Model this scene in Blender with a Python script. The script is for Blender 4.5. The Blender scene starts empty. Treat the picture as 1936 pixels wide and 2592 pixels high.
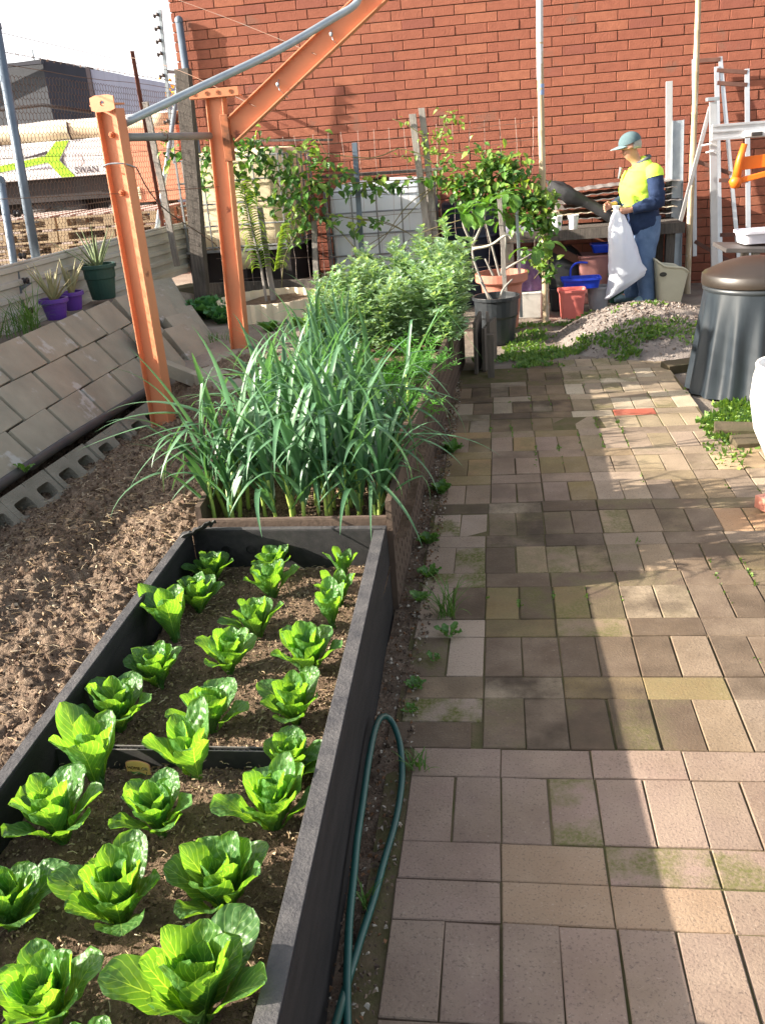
import bpy, math, random
from mathutils import Vector, Matrix, noise
R = math.radians
rnd = random.Random(7)
scene = bpy.context.scene
C = scene.collection
# ---------------------------------------------------------------- camera
def camera():
    p, r, yw = R(22.28), R(-4.57), R(-8.51)
    fw = Vector((math.sin(yw)*math.cos(p), math.cos(yw)*math.cos(p), -math.sin(p)))
    rt = Vector((math.cos(yw), -math.sin(yw), 0)); up = rt.cross(fw)
    r2 = rt*math.cos(r) + up*math.sin(r); u2 = -rt*math.sin(r) + up*math.cos(r)
    cd = bpy.data.cameras.new('camera'); co = bpy.data.objects.new('camera', cd); C.objects.link(co)
    cd.sensor_fit = 'HORIZONTAL'; cd.sensor_width = 36; cd.lens = 2277/1936*36
    cd.clip_start = 0.05; cd.clip_end = 500
    m = Matrix((r2, u2, -fw)).transposed().to_4x4(); m.translation = Vector((0, 0, 1.542))
    co.matrix_world = m; scene.camera = co
camera()
# ---------------------------------------------------------------- light
SUN_EL, SUN_AZ = 24.5, 13.0        # elevation; degrees the sun stands on the camera's side of due left
tosun = Vector((-math.cos(R(SUN_AZ))*math.cos(R(SUN_EL)), -math.sin(R(SUN_AZ))*math.cos(R(SUN_EL)), math.sin(R(SUN_EL))))
w = bpy.data.worlds.new('World'); scene.world = w; w.use_nodes = True
nt = w.node_tree; bg = nt.nodes['Background']
sky = nt.nodes.new('ShaderNodeTexSky'); sky.sky_type = 'NISHITA'; sky.sun_disc = False
sky.sun_elevation = R(SUN_EL); sky.sun_rotation = math.atan2(tosun.x, tosun.y)
sky.dust_density = 3.0; sky.air_density = 1.3; sky.ozone_density = 0.6
hs = nt.nodes.new('ShaderNodeHueSaturation'); hs.inputs['Saturation'].default_value = .55; nt.links.new(sky.outputs[0], hs.inputs['Color'])
# bright thin cloud low in the sky ahead
tcw = nt.nodes.new('ShaderNodeTexCoord'); spw = nt.nodes.new('ShaderNodeSeparateXYZ'); nt.links.new(tcw.outputs['Generated'], spw.inputs[0])
def wmr(s, a, b, c, d):
    x = nt.nodes.new('ShaderNodeMapRange'); x.interpolation_type = 'SMOOTHSTEP'; nt.links.new(s, x.inputs[0])
    for i, v in enumerate((a, b, c, d)): x.inputs[i+1].default_value = v
    return x.outputs[0]
fz = wmr(spw.outputs[2], .38, .75, 1, .0); fy = wmr(spw.outputs[1], -.2, .5, 0, 1)
mm = nt.nodes.new('ShaderNodeMath'); mm.operation = 'MULTIPLY'; nt.links.new(fz, mm.inputs[0]); nt.links.new(fy, mm.inputs[1])
mw_ = nt.nodes.new('ShaderNodeMix'); mw_.data_type = 'RGBA'; nt.links.new(mm.outputs[0], mw_.inputs[0]); nt.links.new(hs.outputs[0], mw_.inputs[6]); mw_.inputs[7].default_value = (5.5, 5.5, 5.6, 1)
nt.links.new(mw_.outputs[2], bg.inputs[0]); bg.inputs[1].default_value = 0.105
sl = bpy.data.lights.new('sun', 'SUN'); sl.energy = 5.0; sl.angle = R(0.5); sl.color = (1, .91, .78)
so = bpy.data.objects.new('sun', sl); C.objects.link(so)
so.rotation_euler = tosun.to_track_quat('Z', 'Y').to_euler(); so.location = (-6, -2, 5)
scene.view_settings.view_transform = 'Standard'; scene.view_settings.look = 'None'
scene.view_settings.gamma = 1.0; scene.view_settings.exposure = 1.74
scene.render.engine = 'CYCLES'
# ---------------------------------------------------------------- materials
def mat(name, col, col2=None, rough=.75, scale=6, bump=0.0, bscale=60, metal=0, trans=0, attr=False,
        rand=0, spec=.4, tt=(1.7, 1.75, .6), detail=8, wave=None, coords='Object', c3=None, s3=30, t3=.6, stretch=None, bdist=.01):
    m = bpy.data.materials.new(name); m.use_nodes = True
    n = m.node_tree.nodes; L = m.node_tree.links; b = n['Principled BSDF']
    tc = n.new('ShaderNodeTexCoord'); src = tc.outputs[coords]
    if stretch:
        mp = n.new('ShaderNodeMapping'); mp.inputs['Scale'].default_value = stretch; L.new(src, mp.inputs[0]); src = mp.outputs[0]
    def nz(s, d=detail):
        t = n.new('ShaderNodeTexNoise'); t.inputs['Scale'].default_value = s; t.inputs['Detail'].default_value = d
        t.inputs['Roughness'].default_value = .6; L.new(src, t.inputs['Vector']); return t.outputs['Fac']
    def ramp(f, a, bb):
        r = n.new('ShaderNodeMapRange'); r.inputs[1].default_value = a; r.inputs[2].default_value = bb; L.new(f, r.inputs[0]); return r.outputs[0]
    def mix(f, a, bb, mode='MIX'):
        x = n.new('ShaderNodeMix'); x.data_type = 'RGBA'; x.blend_type = mode
        if isinstance(f, (int, float)): x.inputs[0].default_value = f
        else: L.new(f, x.inputs[0])
        for i, v in ((6, a), (7, bb)):
            if isinstance(v, tuple): x.inputs[i].default_value = (*v, 1)
            else: L.new(v, x.inputs[i])
        return x.outputs[2]
    c = None
    if attr:
        at = n.new('ShaderNodeVertexColor'); at.layer_name = 'Col'; c = at.outputs['Color']
        if col2: c = mix(ramp(nz(scale), .35, .7), c, mix(.55, c, col2))
    else:
        c = mix(ramp(nz(scale), .35, .68), col, col2 if col2 else tuple(x*.8 for x in col))
    if c3: c = mix(ramp(nz(s3), t3, t3+.06), c, c3)
    if rand:
        oi = n.new('ShaderNodeObjectInfo'); mr = n.new('ShaderNodeMapRange'); L.new(oi.outputs['Random'], mr.inputs[0])
        mr.inputs[3].default_value = 1-rand; mr.inputs[4].default_value = 1+rand
        cb = n.new('ShaderNodeCombineColor'); 
        for i in range(3): L.new(mr.outputs[0], cb.inputs[i])
        c = mix(1.0, c, cb.outputs[0], 'MULTIPLY')
    L.new(c, b.inputs['Base Color'])
    b.inputs['Roughness'].default_value = rough; b.inputs['Metallic'].default_value = metal
    b.inputs['Specular IOR Level'].default_value = spec
    if bump:
        bp = n.new('ShaderNodeBump'); bp.inputs['Strength'].default_value = bump; bp.inputs['Distance'].default_value = bdist
        L.new(nz(bscale), bp.inputs['Height']); L.new(bp.outputs[0], b.inputs['Normal'])
    if trans:
        tr = n.new('ShaderNodeBsdfTranslucent'); tint = mix(1.0, c, tt, 'MULTIPLY'); L.new(tint, tr.inputs['Color'])
        ms = n.new('ShaderNodeMixShader'); ms.inputs[0].default_value = trans
        L.new(b.outputs[0], ms.inputs[1]); L.new(tr.outputs[0], ms.inputs[2]); L.new(ms.outputs[0], n['Material Output'].inputs['Surface'])
    return m
# ---------------------------------------------------------------- mesh helpers
class MB:
    def __init__(s): s.v = []; s.f = []; s.c = []; s.uv = []; s.mi = []; s.cur = 0; s.hascol = False; s.hasuv = False
    def add(s, vs, fs, col=None, uvs=None):
        o = len(s.v); s.v += [tuple(x) for x in vs]; s.f += [tuple(i+o for i in f) for f in fs]
        if col is not None: s.hascol = True
        s.c += [col or (1, 1, 1)]*len(fs); s.mi += [s.cur]*len(fs)
        if uvs is not None: s.hasuv = True
        s.uv += [tuple(u) for u in uvs] if uvs is not None else [(0, 0)]*len(vs)
        return s
    def box(s, c, d, rot=None, col=None, taper=1.0):
        x, y, z = d[0]/2, d[1]/2, d[2]/2; vs = []
        for k in (-1, 1):
            t = taper if k == 1 else 1
            for (a, b) in ((-1, -1), (1, -1), (1, 1), (-1, 1)):
                v = Vector((a*x*t, b*y*t, k*z))
                if rot is not None: v = rot @ v
                vs.append(v + Vector(c))
        return s.add(vs, [(0, 3, 2, 1), (4, 5, 6, 7), (0, 1, 5, 4), (1, 2, 6, 5), (2, 3, 7, 6), (3, 0, 4, 7)], col)
    def bar(s, p0, p1, w, h, up=(0, 0, 1), col=None):
        p0 = Vector(p0); p1 = Vector(p1); d = (p1-p0).normalized(); u = Vector(up)
        x = d.cross(u)
        if x.length < 1e-4: x = d.cross(Vector((0, 1, 0)))
        x.normalize(); u = x.cross(d).normalized(); vs = []
        for p in (p0, p1):
            for a, b in ((-1, -1), (1, -1), (1, 1), (-1, 1)): vs.append(p + x*(a*w/2) + u*(b*h/2))
        return s.add(vs, [(0, 1, 2, 3), (7, 6, 5, 4), (4, 5, 1, 0), (5, 6, 2, 1), (6, 7, 3, 2), (7, 4, 0, 3)], col)
    def tube(s, pts, r, n=8, col=None, cap=True, closed=False, sq=1.0):
        pts = [Vector(p) for p in pts]; m = len(pts); rr = r if isinstance(r, (list, tuple)) else [r]*m
        vs = []; fs = []; ref = None
        for i, p in enumerate(pts):
            a = pts[(i-1) % m] if (closed or i > 0) else p; b = pts[(i+1) % m] if (closed or i < m-1) else p
            t = (b-a).normalized() if (b-a).length > 1e-9 else Vector((0, 0, 1))
            if ref is None: ref = Vector((0, 0, 1)) if abs(t.z) < .9 else Vector((0, 1, 0))
            x = t.cross(ref); x.normalize(); y = x.cross(t).normalized(); ref = y
            for k in range(n):
                an = 2*math.pi*k/n; vs.append(p + x*(math.cos(an)*rr[i]) + y*(math.sin(an)*rr[i]*sq))
        for i in range(m if closed else m-1):
            for k in range(n):
                a = i*n+k; b = i*n+(k+1) % n; c = ((i+1) % m)*n
                fs.append((a, b, c+(k+1) % n, c+k))
        if cap and not closed:
            fs.append(tuple(range(n-1, -1, -1))); fs.append(tuple((m-1)*n+k for k in range(n)))
        return s.add(vs, fs, col)
    def lathe(s, prof, n=24, c=(0, 0, 0), col=None, rf=None):
        vs = []; fs = []; m = len(prof)
        for (r, z) in prof:
            for k in range(n):
                an = 2*math.pi*k/n; q = rf(an, z, r) if rf else r
                vs.append((c[0]+math.cos(an)*q, c[1]+math.sin(an)*q, c[2]+z))
        for i in range(m-1):
            for k in range(n): fs.append((i*n+k, i*n+(k+1) % n, (i+1)*n+(k+1) % n, (i+1)*n+k))
        return s.add(vs, fs, col)
    def disc(s, r, z, n=24, c=(0, 0, 0), col=None):
        return s.add([(c[0]+math.cos(2*math.pi*k/n)*r, c[1]+math.sin(2*math.pi*k/n)*r, c[2]+z) for k in range(n)], [tuple(range(n))], col)
    def grid(s, P, col=None, uv=True, closed=False):
        n = len(P); m = len(P[0]); vs = [p for row in P for p in row]; fs = []
        for i in range(n-1):
            for j in range(m-1 if not closed else m): fs.append((i*m+j, i*m+(j+1) % m, (i+1)*m+(j+1) % m, (i+1)*m+j))
        uvs = [(j/(m-1), i/(n-1)) for i in range(n) for j in range(m)] if uv else None
        return s.add(vs, fs, col, uvs)
    def mesh(s, name, m, smooth=False):
        me = bpy.data.meshes.new(name); me.from_pydata(s.v, [], s.f)
        if s.hascol:
            ca = me.color_attributes.new('Col', 'FLOAT_COLOR', 'CORNER'); buf = []
            for i, f in enumerate(s.f): buf += list((*s.c[i], 1.0))*len(f)
            ca.data.foreach_set('color', buf)
        if s.hasuv:
            ul = me.uv_layers.new(name='UVMap'); buf = []
            for f in s.f:
                for i in f: buf += s.uv[i]
            ul.data.foreach_set('uv', buf)
        if smooth: me.polygons.foreach_set('use_smooth', [True]*len(me.polygons))
        
        if isinstance(m, (list, tuple)):
            for q in m: me.materials.append(q)
            me.polygons.foreach_set('material_index', s.mi)
        else: me.materials.append(m)
        me.update(); return me
    def build(s, name, m, parent=None, smooth=False, bevel=0, loc=None, rz=0, solid=0, subd=0):
        o = bpy.data.objects.new(name, s.mesh(name, m, smooth)); C.objects.link(o)
        if parent: o.parent = parent
        if loc: o.location = loc
        if rz: o.rotation_euler = (0, 0, rz)
        if solid:
            q = o.modifiers.new('solid', 'SOLIDIFY'); q.thickness = solid; q.offset = 0
        if bevel:
            q = o.modifiers.new('bevel', 'BEVEL'); q.width = bevel; q.segments = 2; q.limit_method = 'ANGLE'
        if subd:
            q = o.modifiers.new('sub', 'SUBSURF'); q.levels = subd; q.render_levels = subd
        return o
def tag(o, label=None, cat=None, group=None, kind=None):
    if label: o['label'] = label
    if cat: o['category'] = cat
    if group: o['group'] = group
    if kind: o['kind'] = kind
    return o
def empty(name, loc=(0, 0, 0), rz=0, label=None, cat=None, group=None):
    o = bpy.data.objects.new(name, None); C.objects.link(o); o.location = loc; o.rotation_euler = (0, 0, rz)
    o.empty_display_size = .1
    return tag(o, label, cat, group)
def lettering(s, size, m, parent, loc, rot, ext=.0003, name='lettering', align='LEFT'):
    cu = bpy.data.curves.new('t', 'FONT'); cu.body = s; cu.size = size; cu.extrude = ext; cu.align_x = align
    t = bpy.data.objects.new('t', cu); C.objects.link(t); dg = bpy.context.evaluated_depsgraph_get()
    me = bpy.data.meshes.new_from_object(t.evaluated_get(dg)); bpy.data.objects.remove(t)
    me.materials.clear(); me.materials.append(m); o = bpy.data.objects.new(name, me); C.objects.link(o); o.parent = parent; o.location = loc; o.rotation_euler = rot
    return o
def copy_thing(o, parent=None):
    c = o.copy(); C.objects.link(c); c.parent = parent
    for ch in list(o.children): copy_thing(ch, c)
    return c
def lerp(a, b, t): return tuple(x+(y-x)*t for x, y in zip(a, b))
def path(pts, n=6):
    # Catmull-Rom
    P = [Vector(p) for p in pts]; out = []
    for i in range(len(P)-1):
        a = P[max(i-1, 0)]; b = P[i]; c = P[i+1]; d = P[min(i+2, len(P)-1)]
        for k in range(n):
            t = k/n; out.append(.5*((2*b)+(c-a)*t+(2*a-5*b+4*c-d)*t*t+(3*b-a-3*c+d)*t**3))
    out.append(P[-1]); return out
def nz3(x, y, z=0.0): return noise.noise(Vector((x, y, z)))
def gz(x, y):
    # height of the terrain
    def st(a, b, v): t = max(0, min(1, (v-a)/(b-a))); return t*t*(3-2*t)
    z = 0.0
    left = st(-1.0, -1.3, x)
    z += left*(.10 + .22*st(4.9, 5.9, y))
    z += (1-left)*0
    if x < -2.95: z = max(z, .0)
    return z
# ================================================================ SETTING
M = {}
M['sand'] = mat('sandy_earth', (.27, .23, .19), (.17, .135, .11), rough=.95, scale=3, bump=.8, bscale=45, c3=(.09, .07, .055), s3=60, t3=.62, spec=.1)
M['yard'] = mat('yard_dirt', (.3, .27, .23), (.22, .19, .16), rough=.95, scale=1.5, bump=.4, bscale=20, spec=.1)
def ground():
    mb = MB(); X = [-60, -30, -12, -6]+[-4+.1*i for i in range(0, 76)]+[4.5, 8, 20, 60]
    Y = [-30, -8, -2, 0]+[.2+.1*i for i in range(0, 98)]+[10.5, 12, 15, 22, 40, 90]
    P = []
    for y in Y:
        row = []
        for x in X:
            z = gz(x, y)
            if x < -3.14 or y > 9.9: z = .3 if x < -3.14 else 0
            elif abs(x) < 4 and 0 < y < 9.6: z += .012*nz3(x*3, y*3) + (.02*nz3(x*9, y*9) if y > 6.3 or x < -1.1 else -.012)
            if -2.45 < x < -1.12 and y < 5.5: z -= .12
            row.append((x, y, z-.006))
        P.append(row)
    mb.grid(P, uv=False); o = mb.build('ground', M['sand'], smooth=True); tag(o, kind='structure')
ground()

# ---------------------------------------------------------------- brick wall with modelled bricks
def brick_wall():
    root = empty('brick_wall', (-3.13, 9.62, 0), label='tall red brick wall with raked mortar joints closing off the yard', cat='brick wall')
    M['brick'] = mat('brick', (1, 1, 1), (.20, .07, .045), rough=.85, scale=14, bump=.5, bscale=70, attr=True, spec=.15, c3=(.23, .105, .075), s3=3.2, t3=.60)
    M['mortar'] = mat('mortar', (.17, .10, .07), (.11, .065, .048), rough=.95, scale=9, bump=.6, bscale=90, spec=.1)
    mb = MB(); x0, x1 = -3.13, 5.3; rr = random.Random(3)
    for k in range(-27, 30):
        zc = 2.299+k*.086
        off = -.981+(0 if k % 2 == 0 else .10)+ (0 if abs(k) % 4 < 2 else .0)
        i = math.floor((x0-off)/.3)
        while off+i*.3 < x1:
            a = max(off+i*.3, x0)+.003+rr.uniform(-.002, .002); b = min(off+(i+1)*.3, x1)-.003
            i += 1
            if b-a < .03: continue
            v = rr.random(); base = (.315, .116, .074)
            c = lerp(base, (.27, .095, .064), rr.random()*.7)
            if v < .08: c = lerp(c, (.21, .075, .065), .45)
            elif v > .9: c = lerp(c, (.38, .15, .09), .6)
            dy = rr.uniform(-.003, .002); dz = rr.uniform(-.0015, .0015)
            mb.box(((a+b)/2-x0*1, .05+dy, zc+dz), (b-a, .1, .0785), col=c)
    o = mb.build('bricks', M['brick'], root, bevel=.0035)
    m2 = MB(); m2.box(((x1-x0)/2+.008, .065+.05, 2.4), (x1-x0-.02, .2, 4.95)); 
    # mortar plane set back 7 mm behind the brick faces
    o2 = m2.build('mortar', M['mortar'], root); o2.location = (0, -.003, 0)
    # side return of the building, running away behind the corner
    m3 = MB()
    for k in range(-27, 30):
        zc = 2.299+k*.086; off = 0 if k % 2 else .15
        for i in range(0, 28):
            v = rr.random(); c = lerp((.38, .12, .075), (.26, .085, .065), v)
            m3.box((.05-.004, .21+off+.3*i+.148, zc), (.1, .29, .0765), col=c)
    m3.build('bricks', M['brick'], root, bevel=.003)
    m4 = MB(); m4.box((.11, .22+4.3, 2.4), (.19, 8.6, 4.95)); m4.build('mortar', M['mortar'], root)
brick_wall()

# ---------------------------------------------------------------- brick paving
def paving():
    m = bpy.data.materials.new('paver'); m.use_nodes = True
    n = m.node_tree.nodes; L = m.node_tree.links; b = n['Principled BSDF']
    at = n.new('ShaderNodeVertexColor'); at.layer_name = 'Col'
    ms = n.new('ShaderNodeVertexColor'); ms.layer_name = 'Moss'
    tc = n.new('ShaderNodeTexCoord')
    def nz(s, d=8, r=.6):
        t = n.new('ShaderNodeTexNoise'); t.inputs['Scale'].default_value = s; t.inputs['Detail'].default_value = d; t.inputs['Roughness'].default_value = r
        L.new(tc.outputs['Object'], t.inputs['Vector']); return t.outputs['Fac']
    def mr(f, a, bb, c=0, d=1):
        x = n.new('ShaderNodeMapRange'); L.new(f, x.inputs[0])
        for i, v in enumerate((a, bb, c, d)): x.inputs[i+1].default_value = v
        return x.outputs[0]
    def mix(f, a, bb, mode='MIX'):
        x = n.new('ShaderNodeMix'); x.data_type = 'RGBA'; x.blend_type = mode; L.new(f, x.inputs[0]) if not isinstance(f, float) else setattr(x.inputs[0], 'default_value', f)
        for i, v in ((6, a), (7, bb)):
            if isinstance(v, tuple): x.inputs[i].default_value = (*v, 1)
            else: L.new(v, x.inputs[i])
        return x.outputs[2]
    def mul(a, bb):
        x = n.new('ShaderNodeMath'); x.operation = 'MULTIPLY'
        for i, v in enumerate((a, bb)):
            if isinstance(v, float): x.inputs[i].default_value = v
            else: L.new(v, x.inputs[i])
        return x.outputs[0]
    c = at.outputs['Color']
    c = mix(mr(nz(7), .3, .75), c, mix(.45, c, (.36, .28, .20)))
    c = mix(mr(nz(2.2), .42, .62, 0, .6), c, mix(.6, c, (.12, .08, .045)))
    c = mix(mr(nz(170, 3), .56, .70, 0, .75), c, (.09, .065, .055))
    c = mix(mr(nz(120, 4), .62, .70, 0, .22), c, (.5, .43, .35))
    sep = n.new('ShaderNodeSeparateColor'); L.new(ms.outputs['Color'], sep.inputs[0])
    mosk = mul(sep.outputs[0], mr(nz(7), .42, .56))
    mosk = mul(mosk, mr(nz(90), .35, .6, .35, 1))
    c = mix(mosk, c, (.095, .10, .02))
    dirt = mul(sep.outputs[1], mr(nz(4), .30, .62)); c = mix(dirt, c, (.070, .050, .034))  # mask carries real dirt plus shade painted on the pavers beside the beds
    L.new(c, b.inputs['Base Color']); b.inputs['Roughness'].default_value = .85; b.inputs['Specular IOR Level'].default_value = .25
    bp = n.new('ShaderNodeBump'); bp.inputs['Strength'].default_value = .55; bp.inputs['Distance'].default_value = .004
    L.new(nz(140, 5), bp.inputs['Height']); L.new(bp.outputs[0], b.inputs['Normal'])
    rr = random.Random(11); bmv = []; F = []; COL = []; MOS = []
    pink = (.245, .17, .14); buff = (.33, .235, .145); dark = (.095, .062, .040); olive = (.20, .145, .06); cream = (.52, .44, .32); ybr = (.34, .22, .10); grey = (.20, .15, .112); org = (.42, .2, .08); red = (.46, .075, .045)
    def pv(xa, xb, ya, yb, zone):
        if xa > 2.4: return
        if yb > 4.0 and (xa+xb)/2 > 1.12 + (0.35 if yb < 4.55 else 0) - (.0 if yb < 5 else .05): return
        if yb > 6.0 and (xa < .05): return
        g = .0022; xc, yc = (xa+xb)/2, (ya+yb)/2
        v = rr.random(); moss = 0; dirt = 0  # dirt holds real dirt plus the shade painted beside the beds
        if zone == 'A':
            c = lerp(pink, grey, rr.random()*.5)
            if v < .10: c = lerp(ybr, pink, .6)
            elif v < .2: c = lerp(dark, pink, .5)
            if rr.random() < .12: moss = .8
        elif zone == 'B':
            c = lerp(grey, buff, rr.random())
            if v < .48: c = lerp(dark, grey, rr.random()*.4)
            elif v < .6: c = olive
            elif v > .97: c = lerp(cream, buff, .5)
            moss = rr.choice((0, 0, .4, .7)) if xc < .5 else rr.choice((0, 0, .3)); dirt = rr.choice((.2, .6, 1.0)) if xc < .45 else rr.choice((0, .3, .8))  # stronger dirt beside the bed also paints its shade into the colour
            if xc < -.08 and rr.random() < .6: c = lerp(pink, cream, .3); moss = rr.choice((.0, 1.0)); dirt = 0
        elif zone == 'C':
            c = lerp(pink, buff, rr.random()*.7)
            if v < .15: c = ybr
            elif v < .32: c = olive
            moss = .4 if rr.random() < .2 else 0; dirt = rr.choice((0, .3, .6))
        else:
            c = lerp(buff, olive, rr.random()*.9)
            if v < .25: c = cream
            elif v < .4: c = dark
            moss = .6 if rr.random() < .35 else 0; dirt = rr.choice((0, 0, .4))
            if xc > .42: c = lerp(c, cream, .4)  # sunlit side of the far pavers painted paler
            if xc < .4: c = lerp(c, dark, .45); dirt = rr.choice((.3, .7, 1.0))  # shaded side painted darker, partly through the dirt value
        if abs(xc-.85) < .13 and 5.03 < yc < 5.26 and zone == 'D' and not pv.red: c = red; moss = 0; dirt = 0; pv.red = True
        if abs(xc-.98) < .12 and abs(yc-3.56) < .12: c = lerp(org, cream, .25); dirt = 0
        if zone == 'C' and xc > .38: c = lerp(c, cream, .3)  # sunlight painted into these pavers as a cream blend
        sh = 1+rr.uniform(-.1, .1); c = tuple(k*sh for k in c)
        zt = rr.uniform(-.0015, .0015)+.008*nz3(xc*1.3, yc*1.3); tx = rr.uniform(-.003, .003); ty = rr.uniform(-.003, .003); rz = rr.uniform(-.006, .006)
        j = rr.uniform(-.0015, .0015)
        o = len(bmv); hx, hy = (xb-xa)/2-g, (yb-ya)/2-g
        cj = [(rr.uniform(-.0016, .0016), rr.uniform(-.0016, .0016)) for _ in range(4)]; ci = 0
        for (lx, ly, zz, ins) in [(sx, sy, z, i) for (z, i) in ((-.05, 0), (-.0024, 0), (0, .0022)) for (sx, sy) in ((-1, -1), (1, -1), (1, 1), (-1, 1))]:
            x = lx*(hx-ins)+cj[ci % 4][0]; y = ly*(hy-ins)+cj[ci % 4][1]; ci += 1
            bmv.append((xc+j+x-y*rz, yc+j+y+x*rz, zt+zz+(x*tx/hx*.3+y*ty/hy*.3 if zz > -.04 else 0)))
        for r_ in (0, 1):
            for k in range(4): F.append((o+r_*4+k, o+r_*4+(k+1) % 4, o+r_*4+4+(k+1) % 4, o+r_*4+4+k))
        F.append((o+8, o+9, o+10, o+11))
        for _ in range(9): COL.append(c); MOS.append((moss, dirt, 0))  # second channel: dirt plus painted shade
    pv.red = False
    g = .1175
    def stre(y, xs, zone, xend, shift=0):
        x = xs
        while x < xend: pv(x, x+2*g, y, y+g, zone); x += 2*g
    def sold(y, xs, zone, xend):
        x = xs
        while x < xend: pv(x, x+g, y, y+2*g, zone); x += g
    y = 2.009
    seq = ['t', 's', 't', 't', 's', 't', 's', 't', 's', 't', 's']
    for k in seq:
        if k == 't': y -= g; stre(y, -.266, 'A', 2.4)
        else: y -= 2*g; sold(y, -.266, 'A', 2.4)
    y = 2.009; k = 0
    while y < 6.28:
        zone = 'B' if y < 3.5 else ('C' if y < 4.55 else 'D')
        xs = -.316+rr.uniform(-.012, .012)*(1 if y > 3 else 0)
        if k == 0:
            stre(y, -.345, 'B', -.2); stre(y+g, -.316, 'B', -.2); sold(y, -.081, 'B', 2.4)
        else: sold(y, xs, zone, 2.4)
        y += 2*g
        if y < 6.3: stre(y, xs, zone, 2.4)
        y += g; k += 1
    me = bpy.data.meshes.new('paving'); me.from_pydata(bmv, [], F)
    for nm, arr in (('Col', COL), ('Moss', MOS)):
        ca = me.color_attributes.new(nm, 'FLOAT_COLOR', 'CORNER'); buf = []
        for i, f in enumerate(F): buf += list((*arr[i], 1.0))*4
        ca.data.foreach_set('color', buf)
    me.materials.append(m); o = bpy.data.objects.new('brick_paving', me); C.objects.link(o); o.location.z = .012; tag(o, kind='structure')
    # joint sand just below the paver tops
    j = MB(); P = [[(x, yy, .006+.0015*nz3(x*20, yy*20)) for x in (-.33, .4, 1.1)] for yy in (.3, 2, 4, 6.3)]
    j.grid(P, uv=False); j.grid([[(x, yy, .006) for x in (1.1, 2.5)] for yy in (.3, 3.98)], uv=False)
    tag(j.build('joint_sand', mat('joint_sand', (.14, .105, .065), (.09, .09, .035), rough=.95, scale=12, bump=.5, bscale=150, spec=.1)), kind='structure')
paving()

# ---------------------------------------------------------------- dug garden soil (left), soil in the beds
M['soil'] = mat('garden_soil', (.31, .232, .17), (.15, .10, .07), rough=.95, scale=22, bump=1.0, bscale=95, c3=(.05, .035, .025), s3=48, t3=.60, spec=.1, bdist=.03)
M['soil_dark'] = mat('bed_soil', (.25, .175, .12), (.13, .088, .06), rough=.95, scale=30, bump=1.0, bscale=150, c3=(.05, .035, .025), s3=80, t3=.61, spec=.1, bdist=.02)
def soil(name, x0, x1, y0, y1, zf, amp, step, material, edge=0):
    mb = MB(); nx = int((x1-x0)/step); ny = int((y1-y0)/step); P = []
    for j in range(ny+1):
        y = y0+(y1-y0)*j/ny; row = []
        for i in range(nx+1):
            x = x0+(x1-x0)*i/nx
            h = zf(x, y)+amp*(.9*nz3(x*4, y*4, 1)+.6*nz3(x*11, y*11, 2)+.5*abs(nz3(x*24, y*24, 5))+.42*nz3(x*40, y*40, 3)+.34*nz3(x*85, y*85, 7))
            row.append((x, y, h))
        P.append(row)
    mb.grid(P, uv=False); return tag(mb.build(name, material, smooth=True), kind='stuff')
def chips(name, n, boxf, zf, cols, s0, s1, seed):
    rr = random.Random(seed); mb = MB()
    for _ in range(n):
        x, y = boxf(rr); z = zf(x, y); s = rr.uniform(s0, s1)**1; rot = Matrix.Rotation(rr.uniform(0, 6.3), 3, 'Z') @ Matrix.Rotation(rr.uniform(-.6, .6), 3, 'X') @ Matrix.Rotation(rr.uniform(-.6, .6), 3, 'Y')
        k = rr.random(); d = (s, s*rr.uniform(.25, .9), s*rr.uniform(.2, .7)); c = rr.choice(cols)
        vs = [Vector(((a+rr.uniform(-.3, .3))*d[0]/2, (b+rr.uniform(-.3, .3))*d[1]/2, (e+rr.uniform(-.3, .3))*d[2]/2)) for a, b, e in ((-1, -1, -1), (1, -1, -1), (0, 1, -1), (-.6, -.4, 1), (.6, -.4, 1), (0, .7, 1))]
        vs = [rot @ v + Vector((x, y, z)) for v in vs]
        mb.add(vs, [(0, 2, 1), (3, 4, 5), (0, 1, 4, 3), (1, 2, 5, 4), (2, 0, 3, 5)], col=c)
    return tag(mb.build(name, mat(name+'_mat', (1, 1, 1), (.1, .07, .05), rough=.9, attr=True, scale=60, spec=.15)), kind='stuff')
def zg(x, y): 
    m = .085+.10*max(0, min(1, (x+2.12)/.35))+.05*math.exp(-((x+1.75)**2/.05+(y-2.6)**2/.5))+.04*math.exp(-((x+1.3)**2/.03+(y-3.1)**2/.6))
    m -= .03*math.exp(-((x+1.55)**2/.02+(y-3.0)**2/.9))
    return m+max(0, (y-4.9))*.22*0.9 
def straws(name, n, boxf, zf, seed, L=(.015, .06)):
    rr = random.Random(seed); mb = MB()
    for _ in range(n):
        x, y = boxf(rr); z = zf(x, y)+rr.uniform(.004, .016); a = rr.uniform(0, 6.28); l = rr.uniform(*L); d = Vector((math.cos(a), math.sin(a), rr.uniform(-.25, .25))); m_ = Vector((x, y, z))+Vector((-d.y, d.x, 0))*l*rr.uniform(-.15, .15)
        mb.tube([Vector((x, y, z))-d*l/2, m_+Vector((0, 0, .002)), Vector((x, y, z))+d*l/2], rr.uniform(.0005, .0014), 3, col=rr.choice([(.42, .32, .19), (.30, .21, .12), (.5, .42, .3), (.12, .08, .05), (.2, .14, .08)]), cap=False)
    return tag(mb.build(name, mat(name+'_mat', (1, 1, 1), (.2, .15, .1), rough=.9, attr=True, scale=40, spec=.1)), kind='stuff')
soil('dug_garden_soil', -2.5, -1.09, .6, 5.6, zg, .042, .0095, M['soil'])
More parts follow.
